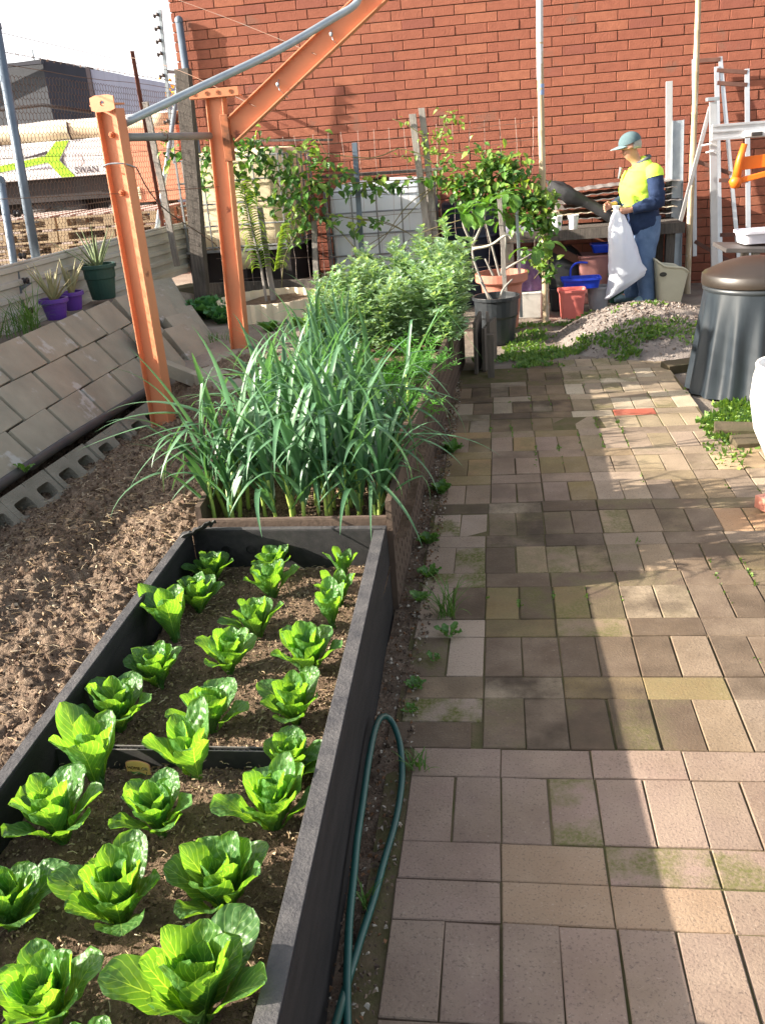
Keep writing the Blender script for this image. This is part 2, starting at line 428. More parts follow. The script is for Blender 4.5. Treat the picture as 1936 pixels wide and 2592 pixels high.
cc = [(.11, .07, .05), (.15, .10, .07), (.08, .055, .04), (.34, .25, .165), (.25, .17, .11), (.44, .35, .25), (.06, .04, .03), (.10, .065, .045)]
chips('soil_clods', 9000, lambda r: (r.uniform(-2.4, -1.12), r.uniform(1.0, 4.9)), lambda x, y: zg(x, y)+.01+.035*(.9*nz3(x*4, y*4, 1)+.6*nz3(x*11, y*11, 2)+.5*abs(nz3(x*24, y*24, 5))), cc, .004, .02, 5)
# ================================================================ PLANTER BEDS
M['blackply'] = mat('black_painted_board', (.012, .012, .013), (.026, .024, .025), rough=.75, scale=5, bump=.4, bscale=80, c3=(.13, .12, .11), s3=55, t3=.72, stretch=(6, 1, 6), spec=.3)
M['rim'] = mat('weathered_rim', (.085, .08, .08), (.04, .039, .043), rough=.7, scale=14, bump=.4, bscale=120, c3=(.03, .03, .03), s3=30, t3=.68, spec=.3)
M['brownply'] = mat('brown_board', (.085, .06, .045), (.055, .04, .032), rough=.8, scale=4, bump=.35, bscale=60, spec=.25, attr=True)
BP = (.10, .07, .052)
M['corflute'] = mat('black_plastic', (.035, .035, .036), (.06, .058, .055), rough=.45, scale=20, bump=.1)
M['rimedge'] = mat('plastic_edge', (.22, .2, .19), (.13, .12, .11), rough=.6, scale=60)
BR0, BR1 = (-.365, .45), (-.428, 2.76)      # right board centre line of the near bed
BL0, BL1 = (-1.085, .45), (-1.112, 2.78)
HZ = .33
def bed_near():
    root = empty('planter_bed', (-.75, 1.6, 0), label='near raised bed of black painted boards planted with three rows of romaine lettuce', cat='raised bed', group='raised beds along the paving')
    def board(name, a, b, t, z0, z1, m, rim=True):
        mb = MB(); mb.bar((a[0]+.75, a[1]-1.6, (z0+z1)/2), (b[0]+.75, b[1]-1.6, (z0+z1)/2), t, z1-z0); o = mb.build(name, m, root, bevel=.003)
        if rim:
            r = MB(); r.bar((a[0]+.75, a[1]-1.6, z1+.0022), (b[0]+.75, b[1]-1.6, z1+.0022), t-.004, .004); r.build('top_edge', M['rim'], o, bevel=.001)
        return o
    board('side_board', BR0, BR1, .042, -.02, HZ, M['blackply'])
    board('side_board', BL0, BL1, .034, -.02, HZ, M['blackply'])
    o = board('end_board', (-1.095, 2.795), (-.407, 2.775), .026, -.02, HZ+.004, M['blackply'])
    # drilled holes in the end board
    for x in (-.98, -.89, -.735, -.655, -.59, -.52):
        h = MB(); h.lathe([(.0155, 0), (.0135, -.003), (.013, -.02)], 14); h.disc(.0131, -.006, 14)
        q = h.build('drilled_hole', mat('hole_black', (.006, .006, .006), rough=1), o); q.rotation_euler = (R(90), 0, 0); q.location = (x+.75, 2.778-1.6-.0065+.0, .262)
        break_ = None
    # twin-wall plastic divider
    d = MB(); y = 1.665-1.6; xa, xb = -1.082+.75, -.415+.75
    d.box(((xa+xb)/2, y-.006, .13), (xb-xa, .0016, .26)); d.box(((xa+xb)/2, y+.006, .13), (xb-xa, .0016, .262))
    k = xa
    rr = random.Random(4)
    while k < xb:
        d.box((k, y, .13), (.0012, .0104, .258)); k += .0145
    o = d.build('divider', M['corflute'], root)
    e = MB(); e.box(((xa+xb)/2, y-.006, .2612), (xb-xa, .0022, .002)); e.box(((xa+xb)/2, y+.006, .2632), (xb-xa, .0022, .002)); e.build('divider_edge', M['rimedge'], o)
    # crumpled black plastic flap in the far left corner
    f = MB(); P = []
    for i in range(9):
        P.append([(-1.11+.75+.012*j+.006*nz3(i, j), 2.70-1.6+.011*i, .345+.018*nz3(i*.9, j*.8, 3)+.006*j-.004*i) for j in range(10)])
    f.grid(P, uv=False); f.build('plastic_flap', M['corflute'], root, solid=.002)
bed_near()
def zb1(x, y): return .195+(.02 if y < 1.65 else -.005)+.035*math.exp(-((x+.66)**2/.012+(y-1.52)**2/.008))
o = soil('bed_soil', -1.075, -.4, .5, 2.775, zb1, .016, .009, M['soil_dark'])
straws('mulch_fibres', 1300, lambda r: (r.uniform(-1.07, -.41), r.uniform(.8, 2.76)), lambda x, y: zb1(x, y)+.006, 16, (.008, .026))
straws('straw_bits', 2200, lambda r: (r.uniform(-2.35, -1.12), r.uniform(1.0, 4.9)), lambda x, y: zg(x, y)+.015, 17)
chips('soil_crumbs', 9000, lambda r: (r.uniform(-1.07, -.41), r.uniform(.8, 2.76)), lambda x, y: zb1(x, y)+.004+.016*(.9*nz3(x*4, y*4, 1)+.6*nz3(x*11, y*11, 2)+.5*abs(nz3(x*24, y*24, 5))), [(.12, .08, .055), (.19, .13, .085), (.45, .35, .23), (.32, .24, .15), (.09, .06, .045), (.27, .2, .13)], .003, .011, 6)

def bed_far():
    root = empty('planter_bed', (-.75, 4.8, 0), label='long brown board raised bed behind the lettuces holding garlic and broad beans', cat='raised bed', group='raised beds along the paving')
    A = [(-.398, 2.80), (-.392, 3.8), (-.365, 4.9), (-.29, 6.6)]
    Bp = [(-1.085, 2.845), (-1.15, 3.8), (-1.18, 4.9), (-1.22, 6.65)]
    for pts, z1 in ((A, .42), (Bp, .40)):
        for i in range(3):
            a, b = pts[i], pts[i+1]
            mb = MB(); mb.bar((a[0]+.75, a[1]-4.8, z1/2), (b[0]+.75, b[1]-4.8-.004, z1/2), .02+.001*i, z1, col=BP)
            if pts is A:
                # rows of small dark slots pressed into the board
                s = mb; L = b[1]-a[1]; nn = int(L/.062)
                for q in range(nn):
                    t = (q+.5)/nn
                    for r_ in range(6): s.box((a[0]+(b[0]-a[0])*t+.75+.0108+.0005*i, a[1]+L*t-4.8+(.015 if r_ % 2 else -.015), .06+r_*.055), (.0016, .006, .02), col=(.04, .028, .022))
            o = mb.build('side_board', M['brownply'], root)
    for (ya, xa, xb, z1) in ((2.832, -1.085, -.41, .35), (3.9, -1.15, -.405, .36), (5.0, -1.18, -.38, .38), (6.58, -1.21, -.305, .41)):
        mb = MB(); mb.bar((xa+.75, ya-4.8+.006, z1/2), (xb+.75, ya-4.8, z1/2), .018, z1, col=BP); mb.build('cross_board', M['brownply'], root, bevel=.002)
        t = MB(); t.bar((xa+.75, ya-4.8+.006, z1+.0022), (xb+.75, ya-4.8, z1+.0022), .016, .004); t.build('top_edge', mat('brown_edge', (.13, .09, .07), (.08, .055, .045), scale=30), root)
bed_far()
def zb2(x, y): return .26+.05*max(0, min(1, (y-3.9)))
soil('far_bed_soil', -1.17, -.35, 2.85, 6.56, zb2, .016, .02, M['soil_dark'])
chips('soil_crumbs', 2500, lambda r: (r.uniform(-1.07, -.42), r.uniform(2.87, 3.6)), lambda x, y: zb2(x, y)+.012, [(.12, .08, .055), (.4, .3, .2), (.28, .2, .12), (.09, .06, .045)], .004, .014, 8)

def old_boards():
    root = empty('board_stack', (-.17, 6.5, 0), label='weathered old timber boards standing at the end of the brown bed beside the black pot', cat='old boards')
    mw = mat('grey_timber_old', (.15, .125, .10), (.085, .07, .06), rough=.9, stretch=(8, 8, 1), scale=5, bump=.6, bscale=40)
    for k, (x, y, h, t) in enumerate(((-.02, -.35, .36, 0), (.035, -.28, .30, .05), (.07, -.2, .33, -.04))):
        mb = MB(); mb.bar((x, y, h/2+.01), (x+.03+t, y+.42, h/2+.01), .022, h); mb.build('board', mw, root, bevel=.002)
    mb = MB(); mb.box((.085, -.42, .13), (.045, .045, .34)); mb.build('post', mw, root, bevel=.003)
old_boards()

# ---------------------------------------------------------------- garden hose
def hose():
    pts = [(-.30, .55, .2), (-.318, .8, .17), (-.326, 1.0, .12), (-.331, 1.17, .05), (-.322, 1.32, .03), (-.308, 1.45, .025), (-.293, 1.6, .022), (-.283, 1.75, .022), (-.284, 1.87, .03), (-.300, 1.98, .05), (-.330, 2.045, .075), (-.352, 2.02, .10), (-.360, 1.92, .11), (-.358, 1.75, .10), (-.352, 1.58, .085), (-.345, 1.42, .07), (-.335, 1.3, .055), (-.315, 1.15, .035), (-.285, .95, .022), (-.27, .7, .02), (-.27, .4, .02)]
    mb = MB(); mb.tube([p+Vector((.004*nz3(p.y*6, 1), 0, .004*nz3(p.y*5, 4))) for p in path(pts, 6)], .0085, 10)
    o = mb.build('garden_hose', mat('green_hose', (.01, .075, .062), (.008, .05, .045), rough=.38, scale=3, spec=.5), smooth=True)
    tag(o, 'dark green garden hose looped on the dirt strip between the black bed and the paving', 'garden hose')
hose()
soil('verge_soil', -.40, -.30, .6, 6.2, lambda x, y: .004, .014, .012, M['soil'])
chips('verge_gravel', 2500, lambda r: (r.uniform(-.39, -.27), r.uniform(.9, 6.0)), lambda x, y: .018, [(.12, .09, .07), (.2, .15, .11), (.4, .36, .3), (.07, .05, .04), (.16, .08, .04)], .004, .014, 9)

# ================================================================ LETTUCE
def leafmat(name, col, col2, vein, trans=.4, rough=.45, vs=34.0, bump=.5, rand=.12, veinw=.05, tt=(1.7, 1.75, .6)):
    m = mat(name, col, col2, rough=rough, scale=18, trans=trans, rand=rand, spec=.5, tt=tt)
    n = m.node_tree.nodes; L = m.node_tree.links; b = n['Principled BSDF']
    uv = n.new('ShaderNodeUVMap'); sp = n.new('ShaderNodeSeparateXYZ'); L.new(uv.outputs[0], sp.inputs[0])
    def mth(op, a, bb=None):
        x = n.new('ShaderNodeMath'); x.operation = op
        for i, v in enumerate((a, bb)):
            if v is None: continue
            if isinstance(v, (int, float)): x.inputs[i].default_value = v
            else: L.new(v, x.inputs[i])
        return x.outputs[0]
    d = mth('ABSOLUTE', mth('SUBTRACT', sp.outputs[0], .5))
    wid = mth('MULTIPLY', mth('SUBTRACT', 1.15, sp.outputs[1]), veinw)
    mid = mth('LESS_THAN', d, wid)
    # side veins run up and outwards from the midrib
    s = mth('ABSOLUTE', mth('SUBTRACT', mth('FRACT', mth('MULTIPLY', mth('SUBTRACT', sp.outputs[1], mth('MULTIPLY', d, .75)), 8.0)), .5))
    side = mth('MULTIPLY', mth('LESS_THAN', s, .06), .55)
    f = mth('MAXIMUM', mid, side)
    src = b.inputs['Base Color'].links[0].from_socket
    x = n.new('ShaderNodeMix'); x.data_type = 'RGBA'; L.new(f, x.inputs[0]); L.new(src, x.inputs[6]); x.inputs[7].default_value = (*vein, 1)
    for lk in list(src.links):
        if lk.to_node != x: 
            t = lk.to_socket; L.remove(lk); L.new(x.outputs[2], t)
    if bump:
        vo = n.new('ShaderNodeTexVoronoi'); vo.inputs['Scale'].default_value = vs; vo.feature = 'SMOOTH_F1'
        tc = n.new('ShaderNodeTexCoord'); L.new(tc.outputs['Object'], vo.inputs['Vector'])
        h = mth('SUBTRACT', mth('MULTIPLY', vo.outputs['Distance'], -1.0), mth('MULTIPLY', f, .5))
        bp = n.new('ShaderNodeBump'); bp.inputs['Strength'].default_value = bump; bp.inputs['Distance'].default_value = .012
        L.new(h, bp.inputs['Height']); L.new(bp.outputs[0], b.inputs['Normal'])
    return m
M['lettuce'] = leafmat('lettuce_leaf', (.058, .165, .042), (.09, .21, .05), (.22, .38, .11), trans=.44, rough=.42, vs=105.0, bump=.5, veinw=.022, tt=(3.3, 2.7, .55))
def lettuce_leaf(mb, rr, az, length, width, open_, cup, base_r=.008, z0=0.0):
    # open_: outward lean in radians at the tip
    n, m = 13, 9; P = []
    ca, sa = math.cos(az), math.sin(az); r = base_r; z = z0; ph1, ph2 = rr.uniform(0, 6), rr.uniform(0, 6)
    twist = rr.uniform(-.3, .3); wav = rr.uniform(.6, 1.4)
    for i in range(n):
        t = i/(n-1)
        ang = open_*(.62+.62*t**1.5)          # lean from vertical
        if i: r += math.sin(ang)*length/(n-1); z += math.cos(ang)*length/(n-1)
        # spoon outline: pale stalk widening into a broad rounded blade
        if t < .62: wd = width*(.15+.85*math.sin(min(1, t/.62)*math.pi/2)**2.2)
        else: wd = width*max(.0, 1-((t-.62)/.385)**2.2)**.5
        row = []
        for j in range(m):
            u = j/(m-1)*2-1; s = u*wd/2
            c = cup*(1-.35*t); up = c*u*u*wd*.55                       # the blade folds up round its midrib
            rip = .0036*wav*abs(u)**2.2*math.sin(t*16+ph1+(3 if u > 0 else 0))+.0013*math.sin(u*9+ph2+t*13)
            nx, nz_ = -math.cos(ang), math.sin(ang)                     # upper side normal, towards the heart
            rr_ = r+nx*(up+rip); zz = z+nz_*(up+rip)
            s2 = s*math.cos(c*u*u*.5)
            row.append((ca*rr_-sa*s2+twist*s*t*.12*ca, sa*rr_+ca*s2, zz+twist*s*t*.3))
        P.append(row)
    mb.grid(P)
def lettuce_mesh(seed, kind=0):
    rr = random.Random(seed); mb = MB(); n = 15 if kind == 0 else 7; az = rr.uniform(0, 6)
    for k in range(n):
        t = k/(n-1)                      # 0 outer, 1 heart
        az += 2.4+rr.uniform(-.3, .3)
        if kind == 0:
            L = .128-.026*t+rr.uniform(-.018, .016); W = .084-.030*t+rr.uniform(-.008, .008); op = (1.06 if k < 4 else .86)-.68*t+rr.uniform(-.12, .12); cup = .26+.42*t
        else:
            L = .135-.03*t+rr.uniform(-.012, .016); W = .062-.012*t+rr.uniform(-.005, .006); op = .72-.6*t+rr.uniform(-.12, .12); cup = .35+.35*t
        lettuce_leaf(mb, rr, az, L, W, op, cup, .006+.006*(1-t), .004*t)
    mb.tube([(0, 0, -.02), (0, 0, .02)], [.012, .01], 8)
    return mb.mesh('lettuce', M['lettuce'], smooth=True)
LM = [lettuce_mesh(s, 0) for s in (1, 2, 3, 4, 5)]+[lettuce_mesh(s, 1) for s in (11, 12, 13)]
LET = [ # x, y, diameter, kind, label tail
 (-.522, 1.00, .262, 0, 'very large romaine lettuce nearest the camera beside the right board'),
 (-.768, .985, .20, 0, 'romaine lettuce in the middle row at the bottom edge of the view'),
 (-1.0, .99, .18, 0, 'romaine lettuce mostly cut off at the bottom left corner of the black bed'),
 (-.655, .87, .17, 0, 'romaine lettuce low at the bottom edge between the two nearest big heads'),
 (-.945, 1.175, .20, 0, 'leafy romaine lettuce cut by the left edge against the left board'),
 (-.735, 1.19, .228, 0, 'broad open romaine lettuce in the middle row directly behind the nearest one'),
 (-.543, 1.235, .224, 0, 'tall spreading romaine lettuce in the right row just behind the very large head'),
 (-.952, 1.405, .222, 0, 'rosette romaine lettuce at the left board in front of the small upright one'),
 (-.741, 1.43, .19, 0, 'romaine lettuce in the middle row in front of the seed label'),
 (-.498, 1.452, .218, 0, 'large dark romaine lettuce by the right board, second before the plastic divider'),
 (-.95, 1.585, .17, 1, 'small upright young lettuce in front of the divider at the left board'),
 (-.715, 1.60, .16, 1, 'small upright young lettuce growing beside the seed label'),
 (-.497, 1.615, .165, 0, 'yellow green lettuce right against the divider near the right board'),
 (-1.0, 1.825, .222, 0, 'spreading romaine lettuce just behind the divider in the left row'),
 (-.752, 1.815, .212, 0, 'full romaine lettuce just behind the divider in the middle row'),
 (-.541, 1.86, .20, 0, 'romaine lettuce just behind the divider in the right row'),
 (-.965, 2.03, .185, 0, 'second romaine lettuce behind the divider in the left row'),
 (-.785, 2.10, .185, 0, 'second romaine lettuce behind the divider in the middle row'),
 (-.55, 2.085, .215, 0, 'second romaine lettuce behind the divider in the right row, broad and dark'),
 (-1.005, 2.28, .165, 1, 'slim young lettuce with upright leaves, third behind the divider on the left'),
 (-.748, 2.285, .19, 0, 'pale romaine lettuce with spread leaves, third behind the divider in the middle row'),
 (-.535, 2.36, .12, 1, 'pale narrow young lettuce tucked behind the broad dark head in the right row'),
 (-.985, 2.455, .18, 0, 'romaine lettuce second from the far end board in the left row'),
 (-.765, 2.54, .19, 0, 'romaine lettuce second from the far end board in the middle row'),
 (-.533, 2.49, .115, 1, 'small narrow lettuce second from the far end board in the right row'),
 (-1.0, 2.65, .17, 0, 'romaine lettuce in the far left corner of the black bed'),
 (-.79, 2.71, .16, 0, 'romaine lettuce touching the far end board in the middle row'),
 (-.553, 2.69, .095, 1, 'smallest lettuce in the far right corner of the black bed'),
]
for i, (x, y, d, k, lab) in enumerate(LET):
    me = LM[i % 5] if k == 0 else LM[5+i % 3]
    o = bpy.data.objects.new('romaine_lettuce', me); C.objects.link(o)
    base = .208 if k == 0 else .128; s = d/base
    o.scale = (s, s, s*(1.18 if k == 0 else 1.1)); o.location = (x, y, zb1(x, y)+.004); o.rotation_euler = (rnd.uniform(-.1, .1), rnd.uniform(-.1, .1), rnd.uniform(0, 6.28))
    tag(o, lab, 'lettuce', 'romaine lettuces in the black bed')

# seed label pushed into the soil beside the divider
def seed_label():
    root = empty('seed_label', (-.868, 1.628, .2), rz=R(-7), label='small arched orange and green seed packet label standing by the divider', cat='plant label')
    def flat(name, pts, m, y):
        mb = MB(); n = len(pts); mb.add([(x, y, z) for x, z in pts]+[(x, y+.0008, z) for x, z in pts], [tuple(range(n)), tuple(range(2*n-1, n-1, -1))]+[(i, i+n, (i+1) % n+n, (i+1) % n) for i in range(n)]); return mb.build(name, m, root)
    arch = [(-.032, -.02), (.032, -.02), (.032, .042)]+[(.032*math.cos(a), .042+.012*math.sin(a)) for a in [math.pi*k/12 for k in range(1, 12)]]+[(-.032, .042)]
    flat('card', arch, mat('label_edge', (.75, .35, .22), rough=.5), 0)
    flat('panel', [(x*.93, z*.97+.0005) for x, z in arch], mat('label_orange', (.85, .50, .13), (.88, .62, .28), rough=.4, scale=20), -.0012)
    gr = [(-.03, -.018), (.03, -.018), (.03, .018), (.02, .016), (.01, .02), (-.002, .024), (-.014, .021), (-.022, .023), (-.03, .014)]
    flat('plant_picture', gr, mat('label_green', (.03, .16, .04), (.22, .38, .15), rough=.4, scale=90), -.0024)
    flat('name_strip', [(-.014, -.012), (.03, -.012), (.03, -.002), (-.014, -.002)], mat('label_black', (.02, .02, .02), rough=.4), -.0034)
    lettering('HOME GR', .0115, mat('ink', (.10, .05, .02)), root, (-.026, -.0028, .030), (R(90), 0, 0))
    lettering('LETT', .0085, mat('pale_ink', (.8, .8, .75)), root, (-.012, -.0045, -.0105), (R(90), 0, 0))
seed_label()

# ================================================================ GARLIC
M['garlic'] = mat('garlic_leaf', (.062, .155, .075), (.115, .23, .12), rough=.4, scale=5, trans=.27, tt=(1.8, 1.9, .8), rand=.22, spec=.5, stretch=(1, 1, 1))
M['garlic_stem'] = mat('garlic_stem', (.48, .58, .14), (.24, .42, .08), rough=.45, scale=12, trans=.15, spec=.5)
M['dry'] = mat('dry_leaf', (.42, .32, .14), (.3, .3, .08), rough=.7, trans=.2)
def blade(mb, rr, base, az, L, W, a0, curl, kink=None, n=14, side=0.0, gravity=1.0):
    p = Vector(base); ang = a0; P = []; st = L/(n-1); azz = az
    for i in range(n):
        t = i/(n-1)
        if i:
            ang += curl*(t**1.2)*st/L*2.2*gravity
            if kink and abs(t-kink[0]) < .5/(n-1)+1e-6: ang += kink[1]
            ang = min(ang, 3.0); azz += side*st/L
            p = p+Vector((math.sin(ang)*math.cos(azz), math.sin(ang)*math.sin(azz), math.cos(ang)))*st
        w = W*(min(1, .5+t*3) if t < .2 else (1-((t-.2)/.8)**1.6))+.0006
        sx = Vector((-math.sin(azz), math.cos(azz), 0)); nn = Vector((-math.cos(ang)*math.cos(azz), -math.cos(ang)*math.sin(azz), math.sin(ang)))
        fold = w*.28*(1-t*.6)
        P.append([p-sx*w/2+nn*fold, p, p+sx*w/2+nn*fold])
    mb.grid(P)
def garlic_variant(seed):
    rr = random.Random(seed); h = rr.uniform(.2, .28); st = MB(); bx, by = rr.uniform(-.02, .02), rr.uniform(-.02, .02)
    st.tube([(0, 0, -.02), (0, 0, .03), (bx*.5, by*.5, h*.6), (bx, by, h)], [.0085, .0075, .0065, .006], 8)
    mb = MB(); az = rr.uniform(0, 6.28); n = rr.randint(7, 9)
    for k in range(n):
        t = k/(n-1); z = h*(.35+.65*t); a = az+(math.pi if k % 2 else 0)+rr.uniform(-.45, .45)
        L = rr.uniform(.34, .54)*(1-.15*(t < .3)); a0 = .5-.38*t+rr.uniform(-.1, .1); curl = rr.uniform(.35, 1.6)*(1.15-.5*t)
        kink = (rr.uniform(.42, .78), rr.uniform(.7, 1.8)) if rr.random() < .66 else None
        blade(mb, rr, (bx*t, by*t, z), a, L, rr.uniform(.023, .034), max(.02, a0), curl, kink, side=rr.uniform(-.5, .5))
    return st.mesh('stem', M['garlic_stem'], True), mb.mesh('leaves', M['garlic'], True)
GV = [garlic_variant(100+i) for i in range(9)]
def plant(name, variants, loc, rz, s, tilt=(0, 0), label=None, cat=None, group=None, parts=('stem', 'leaves')):
    r = empty(name, loc, rz, label, cat, group); r.rotation_euler = (tilt[0], tilt[1], rz); r.scale = (s, s, s)
    for nm, me in zip(parts, variants):
        o = bpy.data.objects.new(nm, me); C.objects.link(o); o.parent = r
    return r
gl = 'garlic plant with arching blue green leaves in the dense block of the brown bed'
gr_ = random.Random(21)
for j in range(6):
    for i in range(10):
        x = -1.045+i*.065+gr_.uniform(-.02, .02); y = 2.93+j*.115+gr_.uniform(-.03, .03)
        if gr_.random() < .06: continue
        v = gr_.choice(GV); edge = (x+.75)/.35
        plant('garlic_plant', v, (x, y, zb2(x, y)), gr_.uniform(0, 6.28), gr_.uniform(.82, 1.08), (gr_.uniform(-.08, .08)+(.10 if j == 0 else 0), .16*edge+gr_.uniform(-.06, .06)), gl, 'garlic', 'garlic plants in the brown bed')
for k in range(30):
    x = gr_.uniform(-1.1, -.8); y = gr_.uniform(3.65, 5.2)
    plant('garlic_plant', gr_.choice(GV), (x, y, zb2(x, y)), gr_.uniform(0, 6.28), gr_.uniform(.72, .9), (gr_.uniform(-.1, .1), gr_.uniform(-.1, .1)), 'garlic plant standing among the carrot tops', 'garlic', 'garlic plants among the carrots')
# the long leaves that hang out over the edges of the bed
def stray(label, specs):
    mb = MB(); rr = random.Random(len(specs)*7+3); st = MB(); b0 = specs[0][0]
    for (b, az, L, W, a0, curl, kink) in specs:
        blade(mb, rr, Vector(b)-Vector(b0), az, L, W, a0, curl, kink, n=22)
    st.tube([(0, 0, -.22), (0, 0, .01)], [.008, .006], 8)
    r = empty('garlic_plant', b0, 0, label, 'garlic', 'garlic plants leaning out of the bed')
    st.build('stem', M['garlic_stem'], r, True); mb.build('leaves', M['garlic'], r, True)
stray('garlic plant throwing long leaves left past the near orange post', [((-1.02, 3.0, .42), 3.35, .62, .024, .75, .25, (.62, .9)), ((-1.02, 3.0, .43), 3.05, .58, .022, .35, .9, (.5, .9)), ((-1.02, 3.0, .44), 2.8, .6, .022, .5, .35, None), ((-1.02, 3.0, .42), 3.7, .52, .02, .6, .6, (.55, 1.3))])
stray('garlic plant at the left corner with two leaves drooping over the dug soil', [((-1.03, 3.12, .46), 3.25, .6, .022, .25, 1.0, (.4, .7)), ((-1.03, 3.12, .44), 3.6, .5, .02, .5, .9, (.5, 1.0)), ((-1.03, 3.12, .45), 2.9, .56, .02, .3, .7, (.45, .8))])
stray('garlic plant at the right front corner with leaves hanging down outside the board', [((-.47, 2.95, .34), -.9, .42, .017, .5, .9, (.35, 1.2)), ((-.47, 2.95, .34), -1.5, .36, .015, .35, .8, (.4, 1.5)), ((-.47, 2.95, .36), .2, .5, .018, .2, .8, (.55, 1.2))])
stray('garlic plant leaning right over the board with tips trailing over the paving', [((-.45, 3.5, .45), .05, .6, .02, .35, .7, (.5, 1.0)), ((-.45, 3.5, .45), .5, .62, .02, .25, .7, (.55, 1.1)), ((-.45, 3.5, .42), -.4, .55, .018, .5, .9, None), ((-.45, 3.5, .46), -.9, .6, .018, .45, .8, (.6, .9))])
stray('garlic plant with one very long leaf kinked above the edge of the bed', [((-.46, 4.2, .5), .15, .7, .022, .5, .2, (.55, 1.9)), ((-.46, 4.2, .5), -.5, .55, .02, .5, .7, None), ((-.46, 4.2, .48), 1.2, .5, .018, .25, .5, (.6, 1.2))])
stray('garlic plant bending low to the right above the board near the middle of the bed', [((-.45, 3.2, .36), -.2, .55, .018, .55, .8, (.45, .8)), ((-.45, 3.2, .34), -.7, .5, .017, .65, .9, (.6, .6)), ((-.45, 3.2, .38), .6, .5, .018, .35, .8, (.5, 1.3))])
# ================================================================ CARROT TOPS
M['carrot'] = mat('carrot_leaf', (.08, .24, .04), (.12, .32, .05), rough=.55, trans=.3, rand=.15, scale=9)
def frond_mesh(seed):
    rr = random.Random(seed); mb = MB()
    for k in range(9):
        az = rr.uniform(0, 6.28); a = rr.uniform(.1, .8); p = Vector((0, 0, 0)); L = rr.uniform(.18, .3); pts = [p.copy()]
        for i in range(7):
            a += .09; p = p+Vector((math.sin(a)*math.cos(az), math.sin(a)*math.sin(az), math.cos(a)))*L/7; pts.append(p.copy())
        mb.tube(pts, .0012, 3, cap=False)
        for i in range(3, 8):
            for s in range(14):
                d = Vector((rr.uniform(-1, 1), rr.uniform(-1, 1), rr.uniform(-.3, .9))).normalized(); q = pts[i]+d*rr.uniform(.012, .045); b = pts[i].lerp(q, .3); x = d.orthogonal().normalized()*.0022
                mb.add([b-x, b+x, q+x*.6, q-x*.6], [(0, 1, 2, 3)])
    return mb.mesh('fronds', M['carrot'])
FV = [frond_mesh(i) for i in (51, 52, 53)]
for k in range(22):
    x = gr_.uniform(-.95, -.42); y = gr_.uniform(3.92, 5.0); o = bpy.data.objects.new('carrot_plant', gr_.choice(FV)); C.objects.link(o); o.location = (x, y, zb2(x, y)); s = gr_.uniform(.7, 1.15); o.scale = (s, s, s); o.rotation_euler = (0, 0, gr_.uniform(0, 6))
    tag(o, 'feathery bright green carrot top between the garlic and the broad beans', 'carrot plant', 'carrot tops in the brown bed')
# ================================================================ BROAD BEANS
M['bean'] = mat('bean_leaf', (.24, .37, .24), (.34, .47, .31), rough=.45, trans=.32, tt=(1.9, 1.8, .6), rand=.15, scale=7, spec=.45)
M['bean_stem'] = mat('bean_stem', (.16, .30, .08), rough=.5)
def leaflet(mb, p, d, up, L, W, bend=.15):
    d = d.normalized(); x = d.cross(up); x = x.normalized() if x.length > 1e-4 else d.orthogonal().normalized(); u = x.cross(d)
    a = p; b = p+d*L*.45+u*L*bend*.5; c = p+d*L-u*L*bend*.2
    mb.add([a, b-x*W/2+u*W*.12, b, b+x*W/2+u*W*.12, c], [(0, 1, 2), (0, 2, 3), (1, 4, 2), (2, 4, 3)], uvs=[(.5, 0), (0, .5), (.5, .5), (1, .5), (.5, 1)])
def bean_variant(seed):
    rr = random.Random(seed); st = MB(); lf = MB(); fl = lf
    for s in range(6):
        a = rr.uniform(0, 6.28); lean = rr.uniform(.03, .28); H = rr.uniform(.48, .68); pts = [Vector((math.cos(a)*lean*H*t*(.5+.5*t)+.02*math.cos(a), math.sin(a)*lean*H*t*(.5+.5*t)+.02*math.sin(a), H*t)) for t in [i/8 for i in range(9)]]
        st.tube(pts, [.006]*5+[.005, .004, .003, .002], 5)
        for k in range(17):
            t = .15+.85*k/16; i = min(7, int(t*8)); p = pts[i].lerp(pts[i+1], t*8-i); az = k*2.5+rr.uniform(-.5, .5); el = rr.uniform(.0, .6)+(.4 if k > 13 else 0)
            d = Vector((math.cos(az)*math.cos(el), math.sin(az)*math.cos(el), math.sin(el))); Ls = rr.uniform(.04, .085)*(1-.35*(k > 13)); tip = p+d*Ls
            st.tube([p, tip], .0015, 3, cap=False); sx = d.cross(Vector((0, 0, 1))).normalized()
            for q, (f, sd) in enumerate(((.4, 1), (.4, -1), (.75, 1), (.75, -1), (1, .45), (1, -.45))):
                dd = (d*.5+sx*sd+Vector((0, 0, rr.uniform(-.15, .45)))).normalized(); leaflet(lf, p.lerp(tip, f), dd, Vector((0, 0, 1)), rr.uniform(.06, .095)*(1-.3*(k > 13)), rr.uniform(.032, .048))
            if 6 < k < 13 and rr.random() < .4:
                for q in range(3):
                    c = p+Vector((rr.uniform(-.015, .015), rr.uniform(-.015, .015), rr.uniform(0, .02))); lf.cur = 1; leaflet(fl, c, Vector((math.cos(az+q), math.sin(az+q), .4)), Vector((0, 0, 1)), .02, .014); lf.cur = 0
    return st.mesh('stem', M['bean_stem'], True), lf.mesh('leaves', [M['bean'], M['beanflower']])
M['beanflower'] = mat('bean_flower', (.72, .68, .62), (.5, .45, .42), rough=.6)
BV = [bean_variant(200+i) for i in range(4)]
bl = 'bushy pale green broad bean plant at the far end of the brown bed'
